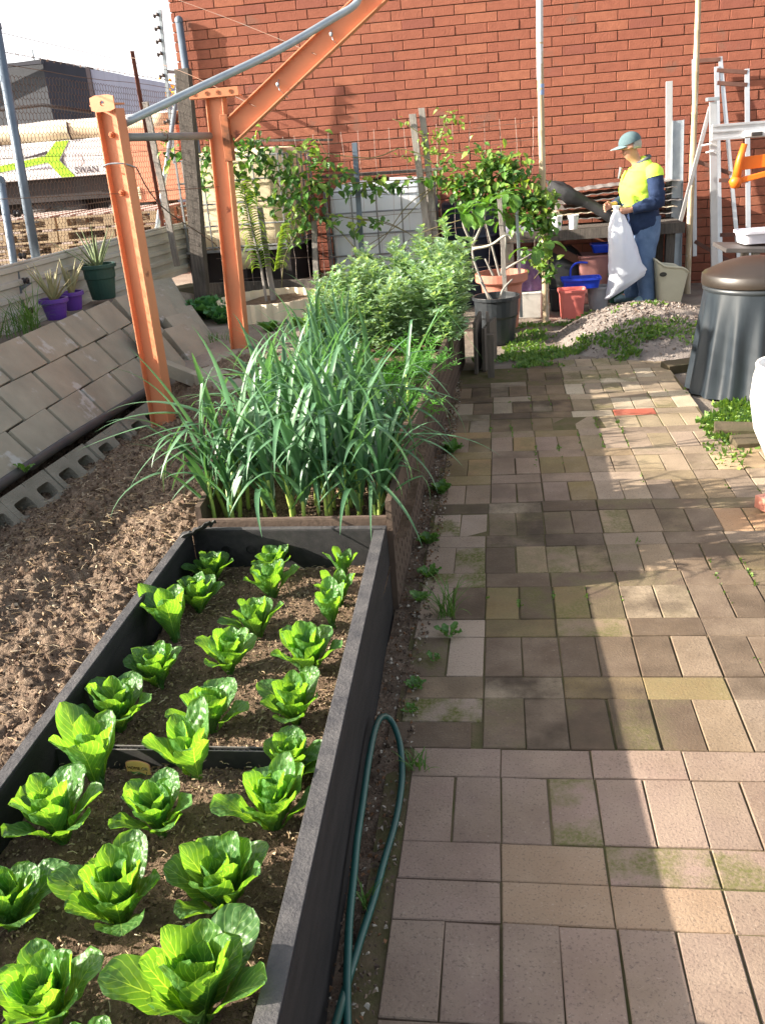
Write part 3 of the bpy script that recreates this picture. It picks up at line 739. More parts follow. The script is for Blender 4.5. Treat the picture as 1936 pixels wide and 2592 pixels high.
for j in range(4):
    for i in range(7):
        x = -1.12+i*.13+gr_.uniform(-.04, .04); y = 5.5+j*.3+gr_.uniform(-.06, .06)
        hs = .60+.22*(i/6)+.13*(j/3)+gr_.uniform(-.07, .07)
        plant('bean_plant', gr_.choice(BV), (x, y, zb2(x, y)), gr_.uniform(0, 6.28), hs, (0, .10 if i >= 5 else (-.12 if i == 0 else 0)), bl, 'bean plant', 'broad beans in the brown bed')
# ================================================================ LEFT SIDE: leaning block wall, fence, frame
M['slab'] = mat('concrete_block', (.34, .305, .24), (.25, .225, .18), rough=.9, scale=4, bump=.35, bscale=90, c3=(.40, .39, .365), s3=5.5, t3=.60, spec=.15, attr=False)
M['besser'] = mat('hollow_block', (.28, .26, .215), (.19, .175, .14), rough=.95, scale=6, bump=.9, bscale=110, spec=.1)
SL = R(50)
def slab_wall():
    root = empty('block_wall', (-2.3, 4.4, .2), label='leaning wall of large pale concrete blocks holding back the raised strip with the aloes', cat='block wall')
    rr = random.Random(5)
    # rows climb away from the pipe at 50 degrees; local x along the slope direction
    for r in range(3):
        y = 2.0-(.2 if r % 2 else .0)+ (0.0)
        while y < 5.75-.0*r:
            L = .385
            k = r+.5; s = k*.212+.03
            yy = y+L/2; x0 = -2.215+.07*(yy-4.4)*.5-.0
            cx = x0-math.cos(SL)*s; cz = .205+math.sin(SL)*s
            rot = Matrix.Rotation(SL, 3, 'Y') @ Matrix.Rotation(rr.uniform(-.012, .012), 3, 'Z')
            mb = MB(); o_ = rr.uniform(-.004, .004)
            nrm = Vector((math.sin(SL), 0, math.cos(SL)))
            c = Vector((cx, yy, cz))-nrm*(.045+r*.006+o_)
            mb.box((c.x+2.3, c.y-4.4, c.z-.2), (.205, L-.008, .09), rot)
            mb.build('block', M['slab'], root, bevel=.004)
            y += L
slab_wall()
def fallen():
    rr = random.Random(12)
    spec = [(-2.50, 6.05, .52, 50, -16), (-2.42, 6.32, .50, 46, -26), (-2.52, 6.58, .50, 48, -32), (-2.56, 6.86, .48, 44, -36), (-2.66, 7.14, .48, 46, -42),
            (-2.22, 5.62, .38, 52, -12), (-2.1, 5.86, .33, 44, -28), (-2.2, 6.18, .36, 40, -32), (-2.28, 6.48, .36, 42, -38), (-1.93, 5.36, .26, 30, 25), (-1.72, 5.28, .24, 12, -30)]
    labs = ['topmost slab at the near end of the tumbled blocks behind the orange post', 'second slab up the tumbled row, leaning towards the kale', 'third slab of the tumbled row with a pale lime streak', 'fourth slab of the tumbled row beside the upright grey block', 'farthest slab of the tumbled row at the corrugated sheet',
            'slab leaning low at the end of the block wall', 'slab lying askew below the tumbled row', 'slab resting on the sandy path left of the kale', 'slab tipped towards the upright grey block', 'dark slab lying on the soil near the foot of the orange posts', 'flat slab half hidden behind the garlic leaves']
    for (x, y, z, tl, yaw), lab in zip(spec, labs):
        mb = MB(); mb.box((0, 0, 0), (.40, .195, .075)); o = mb.build('concrete_slab', M['slab'], None, bevel=.004, loc=(x, y, z))
        o.rotation_euler = (Matrix.Rotation(R(yaw), 3, 'Z') @ Matrix.Rotation(R(tl), 3, 'Y')).to_euler()
        tag(o, lab, 'concrete slab', 'tumbled slabs at the end of the block wall')
fallen()
def hollow(x, y, z, lab, tl=50, yaw=2, m='besser'):
    # 390 x 190 face with two rounded square holes, tilted with the slope; local X runs up the slope
    mb = MB(); L, W, D = .388, .19, .16; n = 24
    def ring(cx, cy, hx, hy, z, rad):
        pts = []
        for k in range(n):
            a = 2*math.pi*k/n; ca, sa = math.cos(a), math.sin(a); e = .35
            pts.append((cx+hx*math.copysign(abs(ca)**e, ca), cy+hy*math.copysign(abs(sa)**e, sa), z))
        return pts
    outer = []
    for s in (-1, 1):
        cy = s*L/4; o = ring(0, cy, .038, .058, 0, 0); i0 = ring(0, cy, .033, .052, -D, 0)
        # face patch between the rim rectangle and the hole
        rect = []
        for k in range(n):
            a = 2*math.pi*k/n; ca, sa = math.cos(a), math.sin(a); q = 1/max(abs(ca)/(W/2), abs(sa)/(L/4)); rect.append((q*ca, cy+q*sa, 0))
        mb.add(rect+o, [(k, (k+1) % n, n+(k+1) % n, n+k) for k in range(n)])
        mb.add(o+i0, [(k, (k+1) % n, n+(k+1) % n, n+k) for k in range(n)])
        mb.add([(p[0], p[1], -D) for p in i0], [tuple(range(n))])
    w, l = W/2, L/2
    mb.add([(-w, -l, 0), (w, -l, 0), (w, l, 0), (-w, l, 0), (-w, -l, -D-.02), (w, -l, -D-.02), (w, l, -D-.02), (-w, l, -D-.02)], [(0, 4, 5, 1), (1, 5, 6, 2), (2, 6, 7, 3), (3, 7, 4, 0), (7, 6, 5, 4)])
    o = mb.build('hollow_block', M[m], None, loc=(x, y, z))
    o.rotation_euler = (Matrix.Rotation(R(yaw), 3, 'Z') @ Matrix.Rotation(R(tl), 3, 'Y')).to_euler()
    return tag(o, lab, 'hollow block', 'hollow concrete blocks along the foot of the slope')
ords = ['first', 'second', 'third', 'fourth', 'fifth', 'sixth', 'seventh', 'eighth']
hb = [(-2.20, 2.88, .135), (-2.18, 3.27, .135), (-2.16, 3.66, .135), (-2.135, 4.055, .135), (-2.10, 4.45, .135), (-2.075, 4.85, .135), (-2.06, 5.24, .14)]
hl = ['grey hollow concrete block cut by the left edge of the view', 'nearest fully visible hollow concrete block at the edge of the dug soil', 'hollow concrete block just past the young weed by the pipe', 'hollow concrete block in the middle of the row, small leaf near it', 'hollow concrete block partly in the garlic leaf shadows', 'hollow concrete block just before the near orange post', 'last hollow concrete block behind the near orange post']
for (x, y, z), l in zip(hb, hl): hollow(x, y, z, l, yaw=-3)
def pipe():
    mb = MB(); mb.tube(path([(-2.325, 1.8, .235), (-2.305, 2.8, .24), (-2.28, 3.4, .235), (-2.245, 4.2, .24), (-2.20, 4.9, .235), (-2.165, 5.5, .235)], 6), .024, 12)
    tag(mb.build('drain_pipe', mat('black_pipe', (.035, .033, .04), (.06, .055, .05), rough=.55, scale=10), smooth=True), 'black plastic pipe lying between the slabs and the hollow blocks', 'pipe')
pipe()
# raised strip behind the block wall
def terrace():
    mb = MB(); P = []
    for j in range(60):
        y = 1.5+j*.12; row = []
        for i in range(6):
            x = -3.14+i*.1; row.append((x, y, .62+.03*nz3(x*5, y*5)-(.02 if i == 5 else 0)-max(0, y-6.4)*.12))
        row.append((-2.60, y, .5-max(0, y-6.4)*.12)); row.append((-2.55, y, .1)); P.append(row)
    mb.grid(P, uv=False); tag(mb.build('raised_strip', M['sand'], smooth=True), kind='structure')
terrace()
# corrugated sheet
M['zinc'] = mat('cream_sheet_metal', (.48, .47, .42), (.36, .35, .32), rough=.45, scale=3, bump=.05, bscale=30, c3=(.3, .27, .2), s3=5, t3=.66)
def corr():
    prof = []
    z = 0
    for k in range(5):
        prof += [(0, z), (0, z+.042), (.022, z+.052), (.022, z+.077), (0, z+.087)]; z += .087
    mb = MB(); P = []
    ys = [(3.0, -3.03, 1.03), (4.2, -3.03, 1.02), (5.4, -3.02, 1.0), (6.6, -3.03, .99), (7.6, -2.99, .985), (8.35, -2.93, .98), (8.75, -2.82, .98)]
    for (y, x, zt) in ys: P.append([(x+px, y, zt-.43+pz) for px, pz in prof])
    mb.grid(P, uv=False); o = mb.build('corrugated_sheet', M['zinc'], solid=.002)
    t = MB(); t.tube([(x+.006, y, zt+.01) for y, x, zt in ys], .009, 8); t.build('capping', M['zinc'], o)
    tag(o, 'long cream corrugated metal sheet edging along the foot of the wire fence', 'metal sheet')
corr()
# ---------------------------------------------------------------- wire fence with posts
M['galv'] = mat('galvanised_steel', (.40, .44, .47), (.30, .34, .38), rough=.42, metal=.55, scale=12, bump=.05)
M['bluegalv'] = mat('blue_grey_steel', (.15, .19, .24), (.10, .13, .17), rough=.5, metal=.3, scale=8)
M['wire'] = mat('fence_wire', (.15, .12, .10), (.20, .10, .06), rough=.6, metal=.5, scale=3)
M['oldwood'] = mat('weathered_timber', (.13, .11, .095), (.06, .052, .045), rough=.9, scale=5, stretch=(12, 12, 1.2), bump=.8, bscale=30, c3=(.05, .04, .035), s3=16, t3=.64)
M['greywood'] = mat('grey_stake', (.33, .30, .27), (.2, .18, .165), rough=.9, scale=6, stretch=(12, 12, 1.5), bump=.6, bscale=30)
M['rust'] = mat('rusty_steel', (.10, .03, .025), (.17, .06, .035), rough=.85, scale=20, bump=.3)
M['blk'] = mat('insulator_black', (.03, .028, .028), (.05, .04, .04), rough=.5)
def fence():
    root = empty('wire_fence', (-3.1, 6, 0), label='hexagonal wire netting fence strung between steel posts above the corrugated sheet', cat='wire fence')
    mb = MB(); a = .030; rr = random.Random(2); y = 3.2; h = a*1.5; wv = a*math.sqrt(3)
    def seg(p, q):
        p = Vector(p); q = Vector(q); d = (q-p).normalized(); x = Vector((1, 0, 0)); yv = d.cross(x).normalized(); r = .0018
        vs = [e+x*(math.cos(t)*r)+yv*(math.sin(t)*r) for e in (p, q) for t in (0, 2.094, 4.189)]
        mb.add(vs, [(0, 1, 4, 3), (1, 2, 5, 4), (2, 0, 3, 5)])
    def W(y, z): return (.03*nz3(y*.9, z*1.3)+.008*nz3(y*5, z*5), y-6+.012*nz3(y*3, z*3, 4), z+.015*nz3(y*2, z*2, 8))
    rows = int((2.17-.98)/h); cols = int((9.5-3.2)/wv)
    for r in range(rows):
        z = .98+r*h
        for c_ in range(cols):
            y = 3.2+(c_+.5*(r % 2))*wv
            seg(W(y, z-a/2), W(y, z+a/2)); seg(W(y, z+a/2), W(y+wv/2, z+a)); seg(W(y+wv/2, z+a), W(y+wv, z+a/2))
    mb.build('netting', M['wire'], root)
    for k, z in enumerate((2.17, 1.62, 1.28)):
        s = MB(); s.tube([(0.004, -2.9+.5*i, z+.008*math.sin(i*1.3)) for i in range(14)], .0022, 5); s.build('strand', M['wire'], root)
    for k, (z0, z1) in enumerate(((2.43, 2.33), (2.30, 2.24))):
        s = MB(); pts = [(0.0, -3+6.5*i/20, z0+(z1-z0)*i/20-.02*math.sin(math.pi*i/20)) for i in range(21)]
        s.tube(pts, .0024, 5)
        if k:
            for i in range(60):
                yy = -3+6.5*i/60; zz = z0+(z1-z0)*i/60-.02*math.sin(math.pi*i/60)
                for q in range(3): 
                    d = Vector((rr.uniform(-1, 1), rr.uniform(-.4, .4), rr.uniform(-1, 1))).normalized()*.014; s.bar((-d.x, yy-d.y, zz-d.z), (d.x, yy+d.y, zz+d.z), .0018, .0018)
        s.build('top_wire', M['wire'], root)
fence()
def fpost(name, a, b, r, m, lab, cat, cap=True, n=14):
    mb = MB(); mb.tube([a, b], r, n); o = mb.build(name, m, None, smooth=False, bevel=0)
    for p in o.data.polygons: p.use_smooth = len(p.vertices) == 4
    if cap:
        c = MB(); c.lathe([(r*1.12, -.03), (r*1.12, 0), (r*.8, .018), (r*.3, .028), (.001, .03)], n, b); c.build('cap', m, o, smooth=True)
    return tag(o, lab, cat)
fpost('fence_post', (-3.07, 5.84, .62), (-3.07, 5.99, 2.40), .030, M['bluegalv'], 'blue grey steel fence post crossing the white truck at the far left', 'fence post', n=16)
o = fpost('gate_upright', (-3.03, 5.45, .62), (-3.06, 5.62, 1.50), .024, M['bluegalv'], 'short blue grey upright with black insulators at the left edge', 'fence upright')
for z in (.72, .9, 1.05, 1.3):
    k = MB(); k.lathe([(.006, -.02), (.02, -.018), (.02, -.008), (.012, -.004), (.012, .004), (.02, .008), (.02, .018), (.006, .02)], 10); q = k.build('insulator', M['blk'], o, smooth=True); q.location = (-2.99, 5.47+.17*(z-.62)/.9, z); q.rotation_euler = (0, R(90), 0)
k = MB(); k.tube([(-3.03, 5.5, .86), (-3.05, 5.87, .90)], .02, 10); k.build('clamp_bar', M['bluegalv'], o, smooth=True)
fpost('fence_post', (-3.03, 9.55, .3), (-3.03, 9.56, 2.79), .036, M['bluegalv'], 'capped blue grey steel post standing at the corner of the brick wall', 'fence post', n=18)
def efence():
    a, b = Vector((-3.2, 9.3, 1.5)), Vector((-3.1, 9.25, 2.84)); mb = MB(); mb.bar(a, b, .03, .02, (0, 1, 0)); o = mb.build('electric_fence_upright', M['galv'], None)
    for t in (.28, .4, .58, .72, .80, .88, .96):
        p = a.lerp(b, t)+Vector((-.035, -.02, .01)); k = MB(); k.lathe([(.004, -.03), (.019, -.026), (.019, -.012), (.011, -.008), (.011, .006), (.019, .01), (.019, .024), (.004, .028)], 10)
        q = k.build('insulator', mat('brown_insulator', (.07, .05, .045), rough=.5), o, smooth=True); q.location = p; q.rotation_euler = (0, R(70), 0)
    k = MB(); k.bar((-3.12, 9.27, 2.32), (-3.02, 9.5, 2.32), .012, .03); k.build('bracket', M['galv'], o)
    tag(o, 'thin electric fence upright with seven insulators against the sky beside the wall corner', 'fence upright')
efence()
def picket():
    a, b = Vector((-3.07, 8.36, .6)), Vector((-3.07, 8.27, 2.42)); mb = MB()
    for d in ((.018, 0), (-.009, .015), (-.009, -.015)):
        mb.bar(a+Vector((d[0]/2, d[1]/2, 0)), b+Vector((d[0]/2, d[1]/2, 0)), .005, .02, up=(d[0], d[1], 0))
    tag(mb.build('star_picket', M['rust'], None), 'thin rusty red star picket rising above the netting', 'fence picket')
picket()
def stake(name, a, b, w_, d_, m, lab, cat='stake', rot=0, group=None):
    mb = MB(); n = 7; A, B = Vector(a), Vector(b); dd = (B-A); rr = random.Random(int(abs(a[0])*1000)); vs = []; fs = []
    for i in range(n):
        t = i/(n-1); p = A.lerp(B, t)+Vector((rr.uniform(-.003, .003), rr.uniform(-.003, .003), 0))
        for (x, y) in ((-1, -1), (1, -1), (1, 1), (-1, 1)):
            ca, sa = math.cos(rot), math.sin(rot); X, Y = x*w_/2*(1+rr.uniform(-.06, .06)), y*d_/2
            vs.append((p.x-A.x+X*ca-Y*sa, p.y-A.y+X*sa+Y*ca, p.z-A.z))
    for i in range(n-1):
        for k in range(4): fs.append((i*4+k, i*4+(k+1) % 4, i*4+4+(k+1) % 4, i*4+4+k))
    fs += [(3, 2, 1, 0), tuple(range(4*n-4, 4*n))]
    mb.add(vs, fs); o = mb.build(name, m, None, bevel=.002, loc=a); return tag(o, lab, cat, group)
stake('timber_stake', (-2.86, 7.97, .66), (-2.9, 7.94, 2.0), .05, .03, M['greywood'], 'grey split timber stake leaning on the fence left of the heavy post')
fpost('brace_pipe', (-3.1, 8.23, .93), (-3.1, 9.46, 2.2), .022, M['galv'], 'pale blue galvanised brace pipe slanting behind the heavy timber post', 'brace pipe', cap=False)
stake('timber_post', (-2.56, 7.6, .25), (-2.43, 7.6, 2.19), .115, .10, M['oldwood'], 'heavy weathered dark timber post standing in front of the cream tank', 'timber post')

# ---------------------------------------------------------------- orange steel frame
M['orange'] = mat('orange_paint', (.60, .235, .115), (.53, .195, .095), rough=.45, scale=5, bump=.08, bscale=25, c3=(.20, .06, .03), s3=9, t3=.65, spec=.45)
M['orange_rust'] = mat('orange_rust_edge', (.30, .09, .04), (.5, .17, .07), rough=.8, scale=30)
def hbeam(mb, a, b, w_, d_, up, t=.008, web=.008):
    # channel: web faces the camera, two flanges turned back
    a = Vector(a); b = Vector(b); dr = (b-a).normalized(); u = Vector(up); x = dr.cross(u).normalized(); y = x.cross(dr).normalized()
    mb.bar(a, b, w_-.002, web, up)
    for s in (-1, 1): mb.bar(a+x*s*(w_/2-t/2), b+x*s*(w_/2-t/2), t, d_, up)
def post_left():
    root = empty('steel_post', (-1.94, 4.78, .02), label='near orange painted steel post with a drilled plate on top, leaning out of the soil', cat='steel post', group='orange steel frame')
    m = MB(); hbeam(m, (0, 0, 0), (.0, 0, 1.78), .125, .075, (-.25, -1, 0)); m.build('beam', M['orange'], root, bevel=.002)
    p = MB(); rot = Matrix.Rotation(R(-13), 3, 'Z'); p.box((.0, -.02, 1.8), (.145, .09, .008), rot)
    # upright lip with a hole
    n = 16; lip = MB()
    def ringp(r, k, cx): a = 2*math.pi*k/n; return (cx+r*math.cos(a), r*math.sin(a))
    hx, hz = .07, .038; pts = []
    for k in range(n):
        a = 2*math.pi*k/n; ca, sa = math.cos(a), math.sin(a); q = 1/max(abs(ca)/hx, abs(sa)/hz); pts.append((q*ca, q*sa))
    inner = [ringp(.013, k, .0) for k in range(n)]
    for yy, flip in ((-.004, 0), (.004, 1)):
        vs = [(x, yy, z) for x, z in pts]+[(x, yy, z) for x, z in inner]; lip.add(vs, [(k, (k+1) % n, n+(k+1) % n, n+k) for k in range(n)])
    lip.add([(x, -.004, z) for x, z in inner]+[(x, .004, z) for x, z in inner], [(k, (k+1) % n, n+(k+1) % n, n+k) for k in range(n)])
    lip.add([(x, -.004, z) for x, z in pts]+[(x, .004, z) for x, z in pts], [(k, (k+1) % n, n+(k+1) % n, n+k) for k in range(n)])
    p.build('top_plate', M['orange'], root)
    q = lip.build('end_plate', M['orange'], root); q.location = (-.005, -.065, 1.805); q.rotation_euler = (0, 0, R(-13))
    for z in (1.66, 1.38):
        b = MB(); b.lathe([(.016, 0), (.016, .007), (.009, .009), (.009, .018), (.001, .019)], 6 if z > 1.5 else 12); o = b.build('bolt', M['orange_rust'], root); o.location = (-.008, -.008, z); o.rotation_euler = (R(90), 0, R(-13))
    wv = MB(); wv.tube(path([(-.07, .04, 1.51), (-.07, -.045, 1.515), (-.02, -.055, 1.525), (.045, -.05, 1.52), (.075, .02, 1.50)], 4), .004, 6); wv.build('wire_tie', M['galv'], root)
    root.rotation_euler = (0, 0, 0)
post_left()
def post_right():
    root = empty('steel_post', (-1.775, 5.93, .25), label='far orange steel post with a drilled cap plate and a long inclined orange beam', cat='steel post', group='orange steel frame')
    m = MB(); hbeam(m, (0, 0, 0), (.06, 0, 1.62), .115, .07, (-.12, -1, 0)); m.build('beam', M['orange'], root, bevel=.002)
    p = MB(); p.box((.065, -.01, 1.625), (.31, .08, .008)); p.build('cap_plate', M['orange'], root)
    l = MB(); l.box((.065, -.052, 1.648), (.31, .008, .05)); o = l.build('cap_plate', M['orange'], root, bevel=.001)
    for x in (-.06, .02, .09, .17):
        b = MB(); b.lathe([(.0125, 0), (.0125, .003), (.006, .004)], 12); q = b.build('bolt_hole', M['orange_rust'], root); q.location = (x, -.0565, 1.65); q.rotation_euler = (R(90), 0, 0)
    # stub bracket with the burnt weld, then the inclined channel
    s = MB(); s.box((.105, -.01, 1.39), (.05, .07, .27)); s.build('weld_bracket', mat('weld_scorch', (.12, .05, .025), (.42, .14, .06), rough=.8, scale=16), root, bevel=.003)
    bm = MB(); hbeam(bm, (.12, 0, 1.42), (1.62, -.02, 2.45), .135, .08, (0, -1, 0)); bm.build('inclined_beam', M['orange'], root, bevel=.002)
    for t in (.26, .52, .78):
        b = MB(); x, z = .12+1.5*t*.9, 1.42+1.03*t*.9
        b.tube([(x, .04, z+.07), (x-.008, -.045, z+.0), (x+.004, -.05, z-.03), (x+.03, .04, z-.07)], .003, 5); b.lathe([(.009, -.01), (.012, 0), (.009, .01)], 8, (x-.004, -.05, z)); b.build('wire_tie', M['galv'], root)
post_right()
# galvanised pipes of the frame
o = MB(); o.tube(path([(-1.90, 4.83, 1.73), (-1.55, 5.2, 1.90), (-1.2, 5.5, 2.06), (-.93, 5.74, 2.21), (-.80, 5.82, 2.28), (-.76, 5.84, 2.34)], 5), .021, 14)
tag(o.build('steel_pipe', M['galv'], None, smooth=True), 'pale galvanised pipe rising from the near orange post and bent where it meets the beam', 'steel pipe')
o = MB(); o.tube([(-1.90, 4.84, 1.665), (-1.77, 5.88, 1.66)], .021, 14); o = o.build('steel_pipe', mat('dull_pipe', (.26, .26, .25), (.2, .2, .19), rough=.6, metal=.4), None, smooth=True)
k = MB(); k.tube([(-1.855+.0*i, 5.22, 1.665)+Vector((.026*math.cos(i*.6), .01*i/10, .026*math.sin(i*.6))) if False else (-1.85+.026*math.cos(i*.6), 5.22+.004*i, 1.665+.026*math.sin(i*.6)) for i in range(24)], .0032, 5); k.build('wire_tie', M['wire'], o)
tag(o, 'dull grey horizontal pipe joining the two orange posts', 'steel pipe')
def cable(pts, r, m, lab, name='wire', cat='wire', n=8):
    mb = MB(); mb.tube(path(pts, n), r, 5); return tag(mb.build(name, m, None, smooth=True), lab, cat)
cable([(-3.07, 7.6, 2.36), (-2.3, 6.9, 2.15), (-1.45, 5.85, 1.80)], .0022, M['wire'], 'thin dark wire from the fence to the lower tie on the beam')
cable([(-2.9, 9.2, 2.9), (-1.9, 7.4, 2.45), (-1.05, 5.85, 2.05)], .0022, M['wire'], 'thin dark wire crossing the brick wall to the middle tie on the beam')
cable([(-3.05, 4.2, 1.45), (-1.97, 4.74, 1.40), (-1.76, 5.9, 1.36)], .002, M['wire'], 'thin straight wire threaded through both orange posts below the pipes')
cable([(-1.86, 4.80, 1.52), (-1.82, 5.0, 1.3), (-1.9, 6.3, .9), (-1.95, 6.8, .42), (-1.75, 5.6, .3)], .0035, mat('dark_cable', (.08, .07, .06)), 'dark stay cable running down from the tie on the near orange post', 'stay_cable', 'cable')

# ---------------------------------------------------------------- aloes and grass on the raised strip
M['aloe'] = mat('aloe_leaf', (.22, .24, .12), (.30, .23, .12), rough=.5, scale=3, bump=.1, rand=.2)
M['aloe_g'] = mat('aloe_leaf_green', (.13, .19, .09), (.20, .22, .11), rough=.5, scale=3, bump=.1)
def aloe(mb, c, n, L, spread, seed):
    rr = random.Random(seed)
    for k in range(n):
        az = k*2.4+rr.uniform(-.3, .3); a = rr.uniform(.08, spread); p = Vector(c); pts = [p.copy()]; rad = [.016]; ll = L*rr.uniform(.65, 1.1); curl = rr.uniform(-.1, .35)
        for i in range(1, 8):
            a2 = a+curl*i/7; p = p+Vector((math.sin(a2)*math.cos(az), math.sin(a2)*math.sin(az), math.cos(a2)))*ll/7; pts.append(p.copy()); rad.append(.016*(1-i/7.2)+.0008)
        mb.tube(pts, rad, 6, sq=.45)
def pot(name, loc, r0, r1, h, m, lab, cat='plant pot', rim=.01, group=None, soilz=.85, sides=28):
    mb = MB(); mb.lathe([(r0*.96, 0), (r0, .004), (r1-.004, h-.025), (r1+rim, h-.025), (r1+rim, h), (r1-.004, h), (r1-.008, h*.6), (r1-.02, h*.55)], sides); mb.disc(r0*.96, 0, sides)
    o = mb.build(name, m, None, smooth=False, loc=loc, bevel=.0015)
    s = MB(); s.disc(r0+(r1-r0)*soilz-.004, h*soilz, sides); s.build('potting_soil', M['soil_dark'], o); return tag(o, lab, cat, group)
M['purple'] = mat('purple_plastic', (.11, .04, .30), (.09, .035, .25), rough=.4)
M['dgreen'] = mat('dark_green_plastic', (.02, .07, .055), (.018, .05, .04), rough=.45)
for (x, y, r, h, m, lab, al, n, L, sp, mt) in (
    (-2.80, 5.46, .082, .13, 'purple', 'larger purple pot with a bronze aloe at the edge of the block wall', 'bronze tinged aloe filling the larger purple pot', 15, .27, .85, 'aloe'),
    (-2.84, 5.80, .072, .12, 'purple', 'small purple pot tucked behind the larger purple pot', 'upright bronze aloe in the small purple pot behind', 10, .25, .5, 'aloe'),
    (-2.82, 6.25, .115, .24, 'dgreen', 'dark green round pot near the corrugated sheet', 'tall green aloe with fat upright leaves in the dark green pot', 13, .36, 1.0, 'aloe_g')):
    pot('plant_pot', (x, y, .66), r*.72, r, h, M[m], lab, group='aloe pots on the raised strip')
    a = MB(); aloe(a, (0, 0, 0), n, L, sp, int(L*100)+n); tag(a.build('aloe_plant', M[mt], None, smooth=True, loc=(x, y, .66+h*.8)), al, 'aloe', 'aloes in pots')
M['grass'] = mat('grass_blade', (.07, .16, .03), (.12, .22, .05), rough=.55, trans=.25, scale=6, rand=.15)
def tuft(name, c, n, L, spread, lab, cat='weed', group=None, m='grass', seed=1, W=.006):
    mb = MB(); rr = random.Random(seed)
    for _ in range(n): blade(mb, rr, (rr.uniform(-spread, spread), rr.uniform(-spread, spread), 0), rr.uniform(0, 6.28), L*rr.uniform(.5, 1.1), W*rr.uniform(.5, 1.2), rr.uniform(.05, .7), rr.uniform(.2, 1.4), n=7)
    return tag(mb.build(name, M[m], None, loc=c), lab, cat, group)
tuft('grass_tuft', (-2.80, 4.95, .66), 60, .26, .10, 'tall loose grass tuft on the raised strip by the left edge', seed=4)
tuft('grass_tuft', (-2.83, 5.15, .66), 40, .32, .06, 'wispy long grass beside the purple pots', seed=5)
tuft('grass_tuft', (-2.6, 6.55, .60), 18, .10, .04, 'small weed sprouting above the tumbled slabs', seed=6)
def broadweed(c, n, L, lab, seed, name='weed', m=None, group=None, cat='weed', mt=None):
    mb = MB(); rr = random.Random(seed)
    for k in range(n):
        az = k*2.4+rr.uniform(-.4, .4); lettuce_leaf(mb, rr, az, L*rr.uniform(.7, 1.1), L*.5, rr.uniform(.5, 1.2), .3)
    return tag(mb.build(name, mt or M['weedleaf'], None, smooth=True, loc=c), lab, cat, group)
M['weedleaf'] = leafmat('weed_leaf', (.07, .17, .03), (.11, .24, .05), (.2, .35, .12), trans=.3, vs=90, bump=.3)
broadweed((-2.24, 3.75, .235), 6, .06, 'small broad leaved weed growing beside the black pipe', 31)
broadweed((-.32, 2.86, .005), 9, .045, 'flat broad leaved weed at the foot of the brown bed', 33)
rw = random.Random(77)
wl = ['low weed in the dirt strip where the two beds meet', 'small weed in the dirt strip by the first mossy pavers', 'leafy weed in the dirt strip below the garlic', 'patch of weed against the middle of the brown bed', 'patch of weed against the far part of the brown bed']
for (x, y, L, n), lab in zip(((-.30, 3.05, .05, 14), (-.29, 2.3, .035, 9), (-.32, 3.35, .06, 16), (-.30, 3.9, .07, 26), (-.28, 4.5, .07, 26)), wl):
    broadweed((x, y, .008), n, L, lab, int(y*100))
tuft('grass_tuft', (-.215, 2.74, .012), 46, .2, .03, 'spiky grass tuft growing between mossy pavers next to the dirt strip', seed=9, W=.005)
tuft('grass_tuft', (-.25, 1.93, .01), 26, .07, .025, 'small grass tuft at the corner of the first pink pavers', seed=10, W=.004)
tuft('grass_tuft', (-.325, 1.45, .012), 12, .09, .012, 'thin grass sprout inside the hose loop', seed=12, W=.004)
broadweed((-.24, 2.45, .014), 6, .03, 'small dark weed rosette on a pink paver beside the dirt strip', 41)
broadweed((-.29, 2.17, .014), 6, .028, 'weed rosette on the pale paver nearest the hose loop', 42)
broadweed((-.20, 2.6, .014), 8, .05, 'weed rosette just in front of the spiky grass tuft', 43)
# ================================================================ BEYOND THE FENCE
M['white'] = mat('white_paint', (.72, .71, .72), (.62, .61, .62), rough=.4, scale=2)
M['lime'] = mat('lime_decal', (.34, .62, .03), (.32, .58, .03), rough=.4)
M['dkgrey'] = mat('charcoal_decal', (.05, .04, .06), rough=.4)
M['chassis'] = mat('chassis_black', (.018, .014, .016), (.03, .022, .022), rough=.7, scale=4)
M['salmon'] = mat('salmon_panel', (.60, .27, .17), (.55, .24, .15), rough=.5)
M['cream'] = mat('cream_tarp', (.74, .66, .50), (.62, .5, .33), rough=.8, scale=1.5, bump=.3, bscale=6)
M['canvas'] = mat('white_tarp', (.75, .7, .66), (.62, .56, .5), rough=.7, scale=2.0, bump=.3, bscale=5)
M['glasslamp'] = mat('lamp_cream', (.75, .7, .5), rough=.3)
M['amber'] = mat('amber_lamp', (.8, .3, .03), rough=.3)
